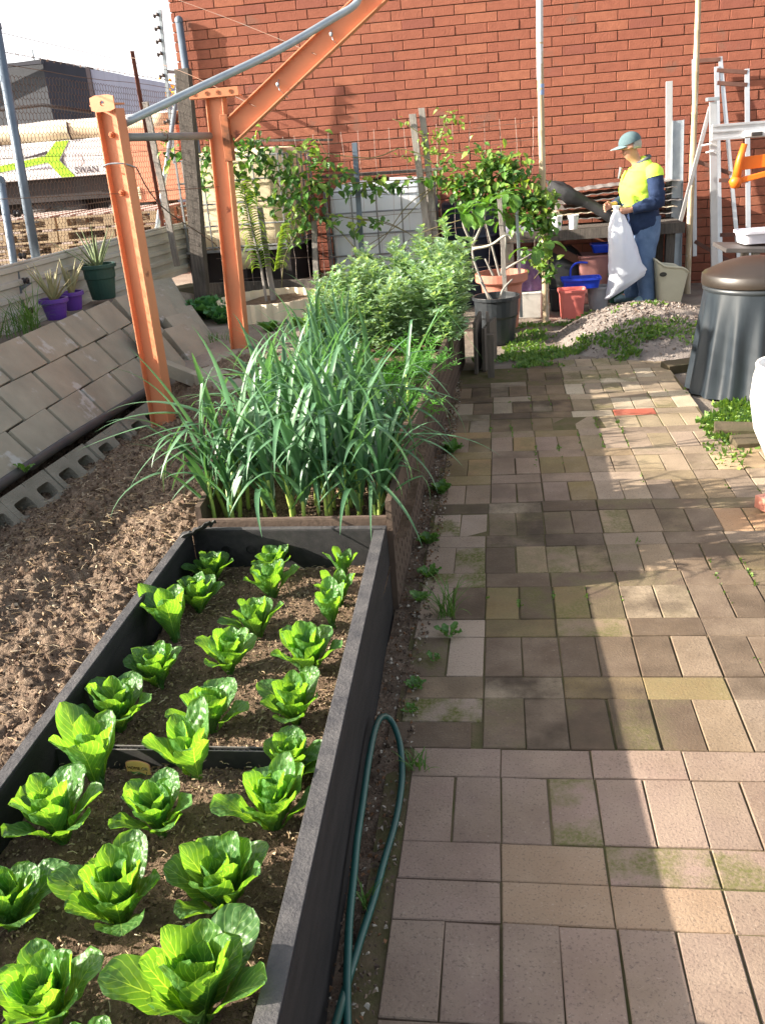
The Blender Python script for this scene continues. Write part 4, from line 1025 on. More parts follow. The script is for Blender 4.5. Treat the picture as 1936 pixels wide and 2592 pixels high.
def truck():
    r = empty('tipper_truck', (-6, 12.5, .3), label='white truck body with lime green stripes and a rolled cream tarp behind the fence', cat='truck')
    def poly(name, pts, m, y=-1.0, th=.006):
        mb = MB(); n = len(pts); mb.add([(x+6, y, z-.3) for x, z in pts]+[(x+6, y+th, z-.3) for x, z in pts], [tuple(range(n)), tuple(range(2*n-1, n-1, -1))]+[(i, i+n, (i+1) % n+n, (i+1) % n) for i in range(n)]); return mb.build(name, m, r)
    b = MB(); b.box((-.25, .1, 1.345), (3.4, 2.2, .43)); body = b.build('body', M['white'], r, bevel=.01)
    s = MB(); s.box((1.80, .1, 1.20), (.68, 2.22, .86)); s.build('rear_panel', M['salmon'], r, bevel=.01)
    c = MB(); c.box((-.2, .1, .99), (3.9, 2.0, .27)); c.build('chassis', M['chassis'], r)
    c = MB(); c.box((-.3, -.6, .72), (3.2, .08, .28)); c.box((.9, -.55, .75), (.9, .3, .32)); c.build('side_guard', M['chassis'], r)
    for x in (-1.5, .35, 1.45):
        w = MB(); w.lathe([(.3, -.14), (.46, -.14), (.5, -.1), (.5, .1), (.46, .14), (.3, .14)], 28); o = w.build('wheel', M['chassis'], r, smooth=True); o.location = (x, -.72, .5); o.rotation_euler = (R(90), 0, 0)
        q = MB(); q.lathe([(.3, .10), (.26, .04), (.1, .06), (.08, .12), (.001, .12)], 24); q.build('rim', M['galv'], o, smooth=True)
    # lime stripes: a Y lying on its side
    poly('stripe', [(-7.6, 1.46), (-5.599, 1.699), (-5.43, 1.855), (-5.26, 1.855), (-5.435, 1.639), (-5.265, 1.436), (-5.443, 1.436), (-5.586, 1.622), (-7.6, 1.40)], M['lime'], -1.006)
    poly('decal', [(-5.975, 1.677), (-5.569, 1.755), (-5.576, 1.719)], M['dkgrey'], -1.006)
    poly('decal', [(-5.42, 1.638), (-5.35, 1.705), (-5.385, 1.636), (-5.365, 1.57)], M['dkgrey'], -1.006)
    poly('decal', [(-5.873, 1.558), (-5.581, 1.580), (-5.56, 1.55)], mat('grey_decal', (.35, .33, .4)), -1.006)
    f = MB(); f.lathe([(.075, 0), (.075, .003), (.001, .0035)], 20); o = f.build('round_emblem', mat('faded_emblem', (.60, .52, .54), (.66, .58, .6)), r); o.location = (.805, -1.001, 1.325); o.rotation_euler = (R(90), 0, 0)
    lettering('SWAN', .105, M['dkgrey'], r, (.745, -1.004, 1.168), (R(90), 0, 0), .001)
    # rolled tarp along the top edge
    t = MB(); t.tube([(x, -.9+.01*math.sin(x*7), 1.66+.012*math.sin(x*3.1)) for x in [-1.95+.2*i for i in range(21)]], [.115+.008*math.sin(i*1.7) for i in range(21)], 12); t.build('rolled_tarp', M['cream'], r, smooth=True)
    t = MB(); P = [[(x, -.85+.35*k, 1.70+.12*math.sin(k*.8+.3)+.03*nz3(x*1.5, k)) for x in [-1.95+.2*i for i in range(21)]] for k in range(6)]; t.grid(P, uv=False); t.build('load_cover', M['canvas'], r, smooth=True)
    t = MB(); t.tube([(-1.95, -.6, 2.0), (-.5, -.62, 1.98), (.3, -.6, 2.0), (.9, -.55, 1.87)], .022, 8); t.build('cover_rail', M['chassis'], r, smooth=True)
    for x in (-.2, .75):
        t = MB(); t.tube(path([(x, -.98, 1.66+.1), (x+.02, -1.03, 1.66), (x+.03, -1.0, 1.56)], 4), .012, 6); t.build('tie_strap', M['chassis'], r)
    for x, w_ in ((1.36, .10), (1.52, .085)):
        t = MB(); t.box((x, -1.01, .88), (w_, .03, .15)); t.build('lamp', M['glasslamp'], r, bevel=.012)
    t = MB(); t.box((-.36, -1.01, .90), (.09, .03, .05)); t.build('marker_lamp', M['amber'], r, bevel=.006)
truck()
M['palletwood'] = mat('pallet_wood', (.36, .27, .17), (.24, .18, .12), rough=.85, scale=3, stretch=(1, 10, 10), bump=.4, bscale=30)
M['palletgrey'] = mat('pallet_wood_top', (.44, .36, .33), (.34, .27, .24), rough=.85, scale=3, stretch=(1, 10, 10))
def pallet():
    r = empty('timber_pallet', (0, 0, 0)); 
    for i in range(6): 
        b = MB(); b.box((-.6+.09+i*.204, 0, .135), (.13, 1.1, .02)); b.build('deck_board', M['palletgrey'], r, bevel=.002)
    for y in (-.5, 0, .5):
        b = MB(); b.box((0, y, .112), (1.24, .1, .022)); b.build('stringer', M['palletwood'], r, bevel=.002)
        for x in (-.56, 0, .56):
            k = MB(); k.box((x, y, .062), (.12, .1, .075)); k.build('block', M['palletwood'], r, bevel=.003)
        b = MB(); b.box((0, y, .012), (1.24, .1, .022)); b.build('base_board', M['palletwood'], r, bevel=.002)
    return r
P0 = pallet(); ks = [(-5.75, 10.95), (-4.47, 10.93)]; first = True
plab = {0: 'lowest', 1: 'second', 2: 'third', 3: 'fourth', 4: 'top'}
for ci, (x, y) in enumerate(ks):
    for k in range(5):
        p = P0 if first else copy_thing(P0); first = False
        p.location = (x+rnd.uniform(-.03, .03), y+rnd.uniform(-.02, .02), .3+k*.1465+.002*k); p.rotation_euler = (0, 0, rnd.uniform(-.02, .02))
        tag(p, '%s timber pallet of the %s stack seen through the netting in front of the truck' % (plab[k], ('left', 'right')[ci]), 'pallet', 'pallets stacked beyond the fence')
def shed():
    r = empty('dark_building', (-15, 31, .3), label='large charcoal clad building with a sloping roofline against the sky', cat='building')
    m1 = mat('charcoal_cladding', (.036, .038, .055), (.028, .03, .042), rough=.7, scale=3); m2 = mat('dark_brick_side', (.045, .05, .06), (.03, .034, .045), rough=.8, scale=30)
    def poly3(name, q, m):
        mb = MB(); n = len(q); mb.add([(a[0]+15, a[1]-31, a[2]-.3) for a in q]+[(a[0]+15, a[1]-31+.25, a[2]-.3) for a in q], [tuple(range(n)), tuple(range(2*n-1, n-1, -1))]+[(i, i+n, (i+1) % n+n, (i+1) % n) for i in range(n)]); return mb.build(name, m, r)
    poly3('side_wall', [(-22, 31, .3), (-14.1, 30, .3), (-14.1, 30, 4.75), (-22, 31, 4.6)], m2)
    o = poly3('front_wall', [(-14.1, 30.0, .3), (-10.7, 31.5, .3), (-10.7, 31.5, 3.3), (-12.0, 30.9, 4.2), (-14.1, 30, 4.75)], m1)
    b = MB(); b.box((1.75, -.02, 2.6), (.4, .1, .9), Matrix.Rotation(R(24), 3, 'Z')); b.build('window', mat('dark_opening', (.012, .011, .014), rough=.4), r)
    b = MB(); b.box((-3.0, -1.2, 4.34), (8.0, .2, .1)); b.build('parapet', m1, r)
    t = MB(); t.tube([(.6, -.9, 4.3), (.6, -.9, 4.75)], .03, 6); t.build('vent_pipe', M['galv'], r)
shed()
def shed2():
    r = empty('metal_building', (-11.5, 28, .3), label='pale lavender metal clad building end with a dark corner post', cat='building')
    b = MB(); b.add([(-.25, 0, 0), (2.6, 1.0, 0), (2.6, 1.0, 3.15), (-.25, 0, 3.85), (-.25, .4, 0), (2.6, 1.4, 0), (2.6, 1.4, 3.15), (-.25, .4, 3.85)], [(0, 1, 2, 3), (7, 6, 5, 4), (0, 4, 5, 1), (3, 2, 6, 7), (1, 5, 6, 2), (4, 0, 3, 7)]); b.build('cladding', mat('pale_cladding', (.38, .40, .52), (.34, .36, .47), rough=.5, scale=1, stretch=(20, 20, 1)), r)
    b = MB(); b.box((-.30, .1, 1.95), (.12, .3, 3.9)); b.build('corner_post', mat('dark_steel', (.03, .02, .03)), r)
    b = MB(); b.box((-.9, .6, 1.0), (1.0, .2, 1.7)); b.build('wall_panel', M['white'], r)
shed2()
def flowerbush():
    mb = MB(); rr = random.Random(8)
    for _ in range(260):
        p = Vector((rr.gauss(0, .10), rr.gauss(0, .08), rr.gauss(0, .12))); leaflet(mb, p, Vector((rr.uniform(-1, 1), rr.uniform(-1, 1), rr.uniform(-.3, 1))), Vector((0, 0, 1)), .06, .035)
    r = empty('yellow_bush', (-3.62, 11.3, .3), label='small bush of bright yellow flowers beyond the fence by the wall corner', cat='bush')
    o = mb.build('blossom', mat('yellow_blossom', (.85, .45, .02), (.8, .6, .05), rough=.6, scale=9), r); o.location = (0, 0, 1.88)
    t = MB(); [t.tube([(0, 0, 0), (rr.uniform(-.05, .05), 0, 1.0), (rr.uniform(-.08, .08), rr.uniform(-.05, .05), 1.9)], [.02, .012, .004], 6) for _ in range(4)]; t.build('stems', M['oldwood'], r)
flowerbush()
# ================================================================ BACK LEFT: tanks, round bed, kale
M['ibc_cream'] = mat('cream_tank_plastic', (.80, .70, .50), (.72, .60, .38), rough=.45, scale=1.4, trans=.12, tt=(1.2, 1, .7), c3=(.5, .34, .12), s3=2.2, t3=.66)
M['ibc_white'] = mat('white_tank_plastic', (.84, .87, .90), (.76, .80, .85), rough=.4, scale=2, trans=.15, tt=(1, 1, 1))
M['cage'] = mat('cage_steel', (.20, .21, .22), (.28, .29, .30), rough=.5, metal=.5, scale=8)
def ibc(loc, rz, W_, D_, H_, base, m, lab, drop=0):
    r = empty('liquid_tank', loc, rz, lab, 'liquid tank', 'bulk tanks against the wall')
    mb = MB(); w, d = W_/2-.025, D_/2-.025; z0, z1 = base+.01, base+H_-.02; P = []; N = 60
    for i in range(13):
        t = i/12; z = z0+(z1-z0)*t; ins = .0
        if t < .12: ins = .04*(1-t/.12)**2
        if t > .88: ins = .07*((t-.88)/.12)**2
        row = []
        for k in range(N):
            a = 2*math.pi*k/N; ca, sa = math.cos(a), math.sin(a); e = .22
            x = (w-ins)*math.copysign(abs(ca)**e, ca); y = (d-ins)*math.copysign(abs(sa)**e, sa)
            rib = .006*math.sin(x*26)*(abs(sa) > .8)*(0.1 < t < .9); row.append((x, y-math.copysign(rib, sa)*1, z+(.03*(1-abs(x/w)**2)-.02 if t == 1 else 0)))
        P.append(row)
    mb.grid(P, uv=False, closed=True); mb.add(P[-1], [tuple(range(N))]); mb.build('bottle', m, r, smooth=True)
    lid = MB(); lid.lathe([(.08, 0), (.08, .03), (.001, .035)], 20, (0, 0, z1-.005)); lid.build('filler_cap', M['blk'], r)
    W2, D2 = W_/2, D_/2
    nr = 6 if H_ > .9 else 5
    for k in range(nr):
        z = base+.02+(H_-.1)*k/(nr-1); b = MB(); b.tube([(-W2, -D2, z), (W2, -D2, z), (W2, D2, z), (-W2, D2, z)], .0085, 6, closed=True); b.build('cage_hoop', M['cage'], r)
    for k in range(5):
        x = -W2+.02+(W_-.04)*k/4
        for y in (-D2+.0, D2): b = MB(); b.tube([(x, y-(.012 if y < 0 else -.012), base), (x, y-(.012 if y < 0 else -.012), base+H_-.07)], .0075, 6); b.build('cage_upright', M['cage'], r)
    for k in range(7):
        y = -D2+.05+(D_-.1)*k/6
        for x in (-W2-.012, W2+.012): b = MB(); b.tube([(x, y, base), (x, y, base+H_-.07)], .0075, 6); b.build('cage_upright', M['cage'], r)
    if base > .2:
        b = MB(); b.box((0, .05, (base-.03)/2-.1), (W_-.1, D_-.2, base-.03+.2)); b.build('shade_box', M['chassis'], r)  # dark box added to supply the shade beneath the raised tank
    # pallet frame
    b = MB(); b.box((0, -D2+.02, base-.012), (W_+.03, .05, .024)); b.box((0, D2-.02, base-.012), (W_+.03, .05, .024)); b.box((-W2+.0, 0, base-.0125), (.05, D_-.1, .022)); b.box((W2, 0, base-.0125), (.05, D_-.1, .022)); b.build('pallet_frame', M['cage'], r)
    for x in (-W2+.06, 0, W2-.06):
        for y in (-D2+.06, D2-.06):
            b = MB(); b.box((x, y, (base-.024)/2+.0), (.12, .12, base-.024)); b.build('foot', M['chassis'], r, bevel=.004)
    return r
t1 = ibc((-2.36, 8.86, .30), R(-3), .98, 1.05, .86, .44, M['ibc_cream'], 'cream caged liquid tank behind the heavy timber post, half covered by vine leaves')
k = MB(); k.lathe([(.001, -.10), (.10, -.085), (.125, 0), (.10, .085), (.001, .10)], 20); o = k.build('outlet_bulge', M['ibc_cream'], t1, smooth=True); o.scale = (1.35, .8, 1); o.location = (-.03, -.46, .34)
ibc((-1.12, 9.12, .02), R(-1), .97, .84, 1.06, .15, M['ibc_white'], 'white caged liquid tank behind the broad beans under a trailing vine')
b = MB(); b.bar((-1.68, 9.0, 1.285), (-.5, 8.95, 1.275), .30, .022); tag(b.build('board', M['oldwood'], None, bevel=.002), 'old dark board lying flat on top of the white tank', 'board')
b = MB(); b.bar((-2.2, 8.7, 1.645), (-1.5, 8.72, 1.60), .2, .02); tag(b.build('board', M['oldwood'], None, bevel=.002), 'thin grey board resting on the right end of the cream tank', 'board')
k = MB(); k.lathe([(.27, 0), (.28, .02), (.28, .3), (.29, .32), (.28, .34), (.28, .62), (.29, .64), (.28, .66), (.28, .95), (.26, .97), (.001, .97)], 30)
tag(k.build('plastic_drum', mat('navy_plastic', (.012, .018, .04), (.02, .025, .045), rough=.45), None, loc=(-.28, 9.22, 0)), 'dark navy drum standing between the white tank and the work bench', 'drum')
stake('timber_stake', (-.60, 8.35, 0), (-.62, 8.35, 1.24), .10, .05, M['greywood'], 'wide grey timber stake at the right edge of the white tank')
stake('timber_stake', (-.56, 8.0, .02), (-.69, 8.0, 1.74), .055, .03, M['greywood'], 'pale timber stake leaning left above the white tank, left of its twin')
stake('timber_stake', (-.50, 8.02, .02), (-.615, 8.02, 1.78), .05, .028, M['greywood'], 'pale timber stake with a pointed top, right of its leaning twin')
stake('metal_stake', (-1.21, 8.05, .1), (-1.19, 8.05, 1.56), .045, .02, M['bluegalv'], 'blue grey metal stake standing in front of the white tank')
stake('timber_stake', (-1.63, 8.0, .3), (-1.59, 8.0, .96), .045, .03, M['greywood'], 'short grey stake standing between the two tanks')
stake('timber_stake', (-1.90, 7.5, .36), (-1.925, 7.5, 1.13), .045, .04, M['greywood'], 'round grey stake tied beside the drooping yellow leaved plant', rot=.3)
stake('steel_rod', (.16, 7.7, .1), (.13, 7.7, 1.05), .025, .018, M['galv'], 'shiny steel stake behind the terracotta pot')
stake('timber_stake', (.03, 7.45, .3), (0.0, 7.45, 1.1), .035, .02, M['greywood'], 'thin grey stake rising out of the pot beside the young tree')
def trellis():
    r = empty('wire_trellis', (-1, 8.0, 0), label='sagging wire trellis strung from the heavy timber post to the bamboo pole', cat='trellis'); rr = random.Random(14)
    for k, z in enumerate((1.62, 1.48, 1.33, 1.18, 1.02, .86, .7, .52)):
        a = MB(); a.tube([(-1.5+2.85*i/16, .0+.02*nz3(i, k), z-.0+.03*nz3(i*.7, k*2.0)-.05*math.sin(math.pi*i/16)) for i in range(17)], .0017, 4); a.build('strand', M['wire'], r)
    for k in range(22):
        x = -1.45+k*.13; a = MB(); a.tube([(x+.05*nz3(j*.8, k), .03*nz3(k, j), .45+j*.2) for j in range(7)], .0013, 4); a.build('cross_string', mat('pale_string', (.45, .36, .32)) if k == 0 else bpy.data.materials['pale_string'], r)
trellis()
# round bed, kale and the drooping plant
def roundbed():
    r = empty('round_planter', (-1.86, 7.25, .30), label='low round planter edged with cream corrugated plastic around the staked plant', cat='planter')
    mb = MB(); N = 120; P = []
    for z in (-.02, .16): P.append([((.40+.012*math.sin(k*2*math.pi/N*30))*math.cos(2*math.pi*k/N)*1.05, (.42+.012*math.sin(k*2*math.pi/N*30))*math.sin(2*math.pi*k/N), z) for k in range(N)])
    mb.grid(P, uv=False, closed=True); mb.build('edging', mat('cream_edging', (.78, .68, .50), (.66, .56, .42), rough=.6, scale=4), r, solid=.008)
    s = MB(); P = [[(.4*q/8*math.cos(2*math.pi*k/40), .41*q/8*math.sin(2*math.pi*k/40), .10+.03*nz3(q*.4, k*.3)) for k in range(41)] for q in range(9)]; s.grid(P, uv=False); s.build('soil', M['soil_dark'], r, smooth=True)
roundbed()
M['kale'] = mat('kale_leaf', (.06, .20, .07), (.14, .34, .12), rough=.5, trans=.2, scale=10)
def kale(c, n, L, lab, seed, m='kale', name='kale_plant', cat='kale'):
    mb = MB(); rr = random.Random(seed)
    for k in range(n):
        az = k*2.4+rr.uniform(-.3, .3); lean = 1.35-1.1*k/n+rr.uniform(-.1, .1); Lk = L*rr.uniform(.75, 1.1)*(1-.3*k/n); P = []; p = Vector((0, 0, 0)); W_ = Lk*.75
        for i in range(10):
            t = i/9; a = lean*(.5+.6*t)
            if i: p = p+Vector((math.sin(a)*math.cos(az), math.sin(a)*math.sin(az), math.cos(a)))*Lk/9
            w_ = W_*(.12+.88*max(0, math.sin(math.pi*min(1, t*.85+.05)))); sx = Vector((-math.sin(az), math.cos(az), 0)); row = []
            for j in range(13):
                u = j/6-1; ruf = .022*abs(u)**1.5*math.sin(j*2.9+i*1.9+k); row.append(p+sx*(u*w_/2)+Vector((-math.cos(a)*math.cos(az), -math.cos(a)*math.sin(az), math.sin(a)))*(ruf+.02*u*u))
            P.append(row)
        mb.grid(P)
    return tag(mb.build(name, M[m], None, smooth=True, loc=c), lab, cat)
kale((-2.38, 7.2, .30), 26, .27, 'large curly green kale plant growing on the sandy path behind the orange posts', 5)
kale((-2.2, 6.95, .30), 18, .2, 'smaller curly kale plant, brightly lit, just left of the far orange post', 6)
broadweed((-1.72, 6.55, .29), 22, .12, 'sunlit yellow green weed at the foot of the far orange post', 61)
broadweed((-1.5, 6.62, .29), 22, .12, 'sunlit leafy weed in front of the round planter', 62)
tuft('grass_tuft', (-2.0, 6.25, .3), 40, .12, .12, 'sparse grass on the sandy path by the tumbled slabs', seed=63)
M['droop'] = mat('drooping_leaf', (.10, .20, .035), (.22, .28, .05), rough=.5, trans=.35, scale=4, c3=(.5, .22, .05), s3=3, t3=.66)
def droop():
    r = empty('young_tree', (-1.95, 7.45, .38), label='young staked plant with ranks of drooping yellow green leaves in the round planter', cat='young tree')
    st = MB(); st.tube(path([(0, 0, 0), (-.01, 0, .35), (-.06, 0, .7), (-.08, 0, .95)], 5), [.012]*8+[.009]*8, 6) if False else st.tube([(0, 0, 0), (-.01, 0, .3), (-.05, 0, .6), (-.08, 0, .95)], [.012, .011, .008, .004], 6); st.build('stem', M['greywood'], r)
    mb = MB(); rr = random.Random(4)
    for k in range(70):
        t = .28+.72*k/70; p = Vector((-.09*t*t-.0, 0, .95*t)); az = (0 if k % 2 else math.pi)+rr.uniform(-.5, .5)
        blade(mb, rr, p, az, rr.uniform(.12, .18), .034, 1.0, 1.9, n=8)
    mb.build('leaves', M['droop'], r, True)
    mb = MB()
    for k in range(36):
        t = k/36; blade(mb, rr, (.10+.1*t, -.02, .25+.35*t), rr.uniform(-.6, .6), .14, .03, 1.0, 1.6, n=8)
    mb.build('leaves', M['droop'], r, True)
droop()
o = MB(); o.box((0, 0, .1), (.36, .19, .22)); tag(o.build('concrete_block', mat('mossy_concrete', (.13, .12, .085), (.10, .10, .05), rough=.95, scale=5, bump=.6, bscale=60), None, bevel=.008, loc=(-2.78, 7.75, .30), rz=R(55)), 'dark mossy concrete block standing upright beside the far end of the slabs', 'concrete block')
tuft('grass_tuft', (-2.45, 8.0, .3), 120, .14, .16, 'low dark grass growing at the base of the heavy timber post', seed=64)
tuft('grass_tuft', (-2.85, 8.2, .3), 90, .14, .16, 'mossy grass in the shade below the corrugated sheet end', seed=65)
b = MB(); b.bar((-2.7, 8.1, .40), (-1.5, 7.95, .40), .035, .16); tag(b.build('board', M['oldwood'], None, bevel=.003), 'low timber edging board behind the kale and the round planter', 'board')
# ---------------------------------------------------------------- vines
M['vine'] = mat('vine_leaf', (1, 1, 1), (.06, .14, .02), rough=.45, trans=.28, attr=True, scale=12, spec=.5)
M['vstem'] = mat('vine_stem', (.16, .12, .06), (.12, .14, .05), rough=.8)
def p8(x, y, Y=7.95): return (-1.83+(x-600)*.0039+(y-300)*-.0002*(1 if x < 900 else 0), Y, 1.58+(800-x)*.000285-(y-300)*.0037)
def vine(name, lab, stems, blobs, seed, L=(.055, .10), cat='vine', leafcols=None, big=False, dens_=.42):
    r = empty(name, p8(*stems[0][0]), label=lab, cat=cat); o0 = Vector(r.location); rr = random.Random(seed); st = MB()
    for s in stems:
        pts = [Vector(p8(*q[:2], Y=7.95+(q[2] if len(q) > 2 else 0)))-o0 for q in s]; pp = path(pts, 6); st.tube(pp, [max(.002, (.009 if big else .0055)*(1-.5*i/len(pp))) for i in range(len(pp))], 6)
    st.build('stem', M['vstem'], r, True); mb = MB()
    cols = leafcols or [(.05, .14, .025), (.07, .18, .03), (.10, .24, .04), (.20, .33, .05), (.045, .11, .03)]
    for (x, y, rx, ry, n, *lt) in blobs:
        c = Vector(p8(x, y))-o0
        for _ in range(int(n*dens_)):
            d = Vector((rr.gauss(0, .5)*rx*.0039, rr.gauss(0, .5)*min(rx, 35)*.003, rr.gauss(0, .5)*ry*.0037)); p = c+d
            col = rr.choice(cols)
            if lt or d.z > ry*.0037*.45: col = lerp(col, (.34, .44, .05), rr.uniform(.2, .8))
            dr = Vector((rr.uniform(-1, 1), rr.uniform(-1, .6), rr.uniform(-1.2, .4))).normalized(); l = rr.uniform(*L)
            u = Vector((rr.uniform(-.5, .5), rr.uniform(-1, 0), 1)).normalized()
            x_ = dr.cross(u).normalized(); un = x_.cross(dr); w_ = l*.62
            a = p; b1 = p+dr*l*.3; b2 = p+dr*l*.65; e = p+dr*l-un*l*.12
            mb.add([a, b1-x_*w_*.5+un*l*.1, b1, b1+x_*w_*.5+un*l*.1, b2-x_*w_*.36+un*l*.06, b2, b2+x_*w_*.36+un*l*.06, e], [(0, 1, 2), (0, 2, 3), (1, 4, 5, 2), (2, 5, 6, 3), (4, 7, 5), (5, 7, 6)], col=col)
    mb.build('leaves', M['vine'], r)
vine('passion_vine', 'dense dark leafy vine spread over the trellis in front of the cream tank',
     [[(590, 640), (600, 560, .05), (640, 480), (600, 400), (520, 330), (420, 330), (350, 320)], [(640, 480), (690, 420), (720, 370), (690, 300)], [(600, 400), (560, 340), (500, 300)], [(720, 370), (760, 400), (840, 395), (930, 385)], [(700, 460), (760, 470), (830, 480), (880, 500)], [(640, 440), (720, 490), (800, 560), (900, 520), (960, 490)]],
     [(400, 325, 45, 22, 70), (460, 335, 40, 30, 110), (515, 300, 45, 28, 130), (560, 335, 50, 40, 190), (500, 375, 45, 35, 120), (540, 410, 30, 35, 70), (610, 360, 40, 45, 130), (650, 400, 50, 45, 170), (600, 430, 40, 35, 110), (675, 320, 22, 35, 50, 1), (695, 350, 40, 25, 60), (690, 400, 40, 25, 90), (660, 455, 40, 30, 90), (610, 490, 30, 30, 50), (700, 470, 50, 14, 50), (730, 375, 30, 20, 40), (360, 300, 15, 25, 16, 1), (350, 350, 12, 30, 14, 1), (430, 390, 28, 25, 55), (640, 500, 20, 35, 30)], 1)
vine('passion_vine', 'thin trailing vine with hanging dark leaves along the top of the white tank',
     [[(740, 395), (800, 390), (880, 385), (960, 380)], [(960, 380), (880, 440), (820, 520), (760, 560)], [(930, 400), (860, 480), (790, 530)], [(760, 470), (840, 480), (930, 540)], [(990, 470), (900, 500), (850, 540)]],
     [(760, 400, 30, 18, 34), (800, 405, 25, 22, 30), (830, 395, 25, 20, 34), (870, 392, 30, 14, 34), (920, 385, 30, 14, 34), (955, 378, 22, 12, 24), (770, 488, 26, 14, 30), (815, 478, 24, 10, 20), (745, 380, 20, 12, 16)], 2, dens_=.55)
vine('passion_vine', 'light green vine scrambling over the two leaning stakes with yellow tips',
     [[(935, 420), (940, 360), (950, 300), (970, 240)], [(940, 360), (900, 330), (860, 320)], [(920, 300), (885, 275), (850, 260)], [(960, 330), (1010, 330), (1060, 350)], [(860, 320), (800, 340), (700, 330), (640, 330)]],
     [(970, 250, 20, 25, 40, 1), (950, 290, 32, 28, 70, 1), (990, 265, 18, 14, 18, 1), (930, 330, 32, 25, 55, 1), (965, 350, 32, 30, 60), (885, 335, 25, 14, 24, 1), (905, 300, 22, 14, 18, 1), (870, 260, 18, 10, 10, 1), (1010, 315, 28, 14, 30), (950, 400, 25, 25, 40), (1000, 370, 30, 12, 24)], 3, L=(.035, .06))
vine('passion_vine', 'dense vine wound round the left bamboo pole above the potted trees',
     [[(1178, 600), (1170, 500), (1140, 420), (1080, 370), (1030, 360)], [(1080, 370), (1060, 340), (1060, 330)], [(1140, 420), (1050, 400), (1000, 410), (960, 400)], [(1170, 500), (1165, 560), (1140, 600)]],
     [(1055, 345, 45, 25, 90), (1090, 370, 45, 35, 120), (1020, 385, 45, 30, 90), (1000, 410, 40, 30, 80), (1060, 410, 40, 30, 90), (1110, 420, 45, 35, 120), (1150, 430, 40, 35, 110), (1130, 470, 38, 30, 90), (1170, 470, 20, 35, 60), (1160, 520, 14, 30, 30), (1150, 560, 16, 16, 16, 1), (1170, 580, 16, 30, 34), (1120, 540, 10, 20, 12), (975, 395, 18, 14, 18, 1)], 4, L=(.045, .085), dens_=1.25)
# ================================================================ BACK MIDDLE: pots
M['blackpot'] = mat('black_pot_plastic', (.028, .033, .038), (.022, .026, .03), rough=.42, spec=.5)
M['terra'] = mat('terracotta_plastic', (.50, .20, .14), (.42, .16, .11), rough=.6, scale=5)
pot('plant_pot', (-.045, 7.22, 0), .135, .178, .37, M['blackpot'], 'large black plastic pot at the end of the brown bed', group=None)
def terr():
    mb = MB(); mb.lathe([(.12, 0), (.13, .005), (.165, .34), (.17, .36), (.215, .39), (.215, .455), (.205, .455), (.20, .40), (.15, .36)], 36); mb.disc(.16, .37, 36)
    o = mb.build('plant_pot', M['terra'], None, loc=(.0, 7.66, .03)); tag(o, 'terracotta coloured pot with a wide rim behind the large black pot', 'plant pot')
    s = MB(); s.disc(.175, .40, 30); s.build('potting_soil', M['soil_dark'], o)
terr()
M['bigleaf'] = leafmat('big_tree_leaf', (.06, .17, .03), (.12, .26, .04), (.25, .4, .1), trans=.3, vs=30, bump=.2, veinw=.02)
def potted_tree(loc, lab, branches, seed, leaves, m='bigleaf', Ls=(.17, .25)):
    r = empty('young_tree', loc, label=lab, cat='young tree'); rr = random.Random(seed); st = MB()
    for b in branches: pp = path(b, 5); st.tube(pp, [.012*(1-.55*i/len(pp)) for i in range(len(pp))], 7)
    st.build('trunk', mat('grey_bark', (.34, .32, .29), (.22, .2, .18), rough=.85, scale=14, bump=.3) if 'grey_bark' not in bpy.data.materials else bpy.data.materials['grey_bark'], r, True); mb = MB()
    for (c, n) in leaves:
        for _ in range(n):
            az = rr.uniform(0, 6.28); sub = MB(); lettuce_leaf(sub, rr, az, rr.uniform(*Ls), rr.uniform(.07, .10), rr.uniform(1.5, 2.6), .25)
            o = Vector(c)+Vector((rr.uniform(-.04, .04), rr.uniform(-.04, .04), rr.uniform(-.03, .03))); mb.add([Vector(v)+o for v in sub.v], sub.f, uvs=sub.uv)
    mb.build('leaves', M[m], r, True)
potted_tree((-.045, 7.22, .28), 'forked grey stemmed young tree with big drooping leaves in the large black pot',
    [[(.0, 0, 0), (-.06, -.02, .1), (-.12, 0, .2)], [(.02, 0, .0), (.05, .02, .12), (.13, .05, .2)], [(-.05, .0, .05), (-.16, .02, .35), (-.17, .02, .48)], [(-.17, .02, .48), (-.23, .0, .62), (-.24, 0, .7)], [(-.17, .02, .48), (-.10, .0, .62), (-.06, 0, .74)]], 3,
    [((-.24, 0, .74), 7), ((-.06, 0, .78), 7), ((-.1, 0, .62), 2)])
potted_tree((.0, 7.66, .4), 'leafy young tree with yellowing leaves in the terracotta coloured pot',
    [[(0, 0, 0), (-.06, 0, .25), (-.12, 0, .5)], [(-.02, 0, 0), (.04, 0, .3), (.02, 0, .62)], [(.02, 0, .1), (.16, -.05, .18), (.27, -.08, .24)], [(-.06, 0, .05), (-.13, 0, .2)]], 5,
    [((-.12, 0, .55), 6), ((.02, 0, .68), 8), ((.28, -.08, .28), 6), ((.1, 0, .5), 4), ((-.02, 0, .6), 5)])
b = MB(); b.tube(path([(-.22, 7.2, .735), (-.08, 7.2, .755), (.04, 7.22, .82), (.08, 7.22, .79)], 6), [.02, .03, .028, .026, .024, .024]+[.02]*13, 8, sq=.45); tag(b.build('cloth_tie', mat('cream_cloth', (.6, .56, .45), (.5, .47, .38), rough=.9, bump=.4, bscale=60), None, smooth=True), 'pale cloth strip tying the forked tree to its stake', 'cloth tie')
M['bamboo'] = mat('bamboo', (.50, .39, .25), (.34, .26, .17), rough=.6, scale=4, stretch=(20, 20, 1.5), c3=(.70, .64, .55), s3=2.5, t3=.58)
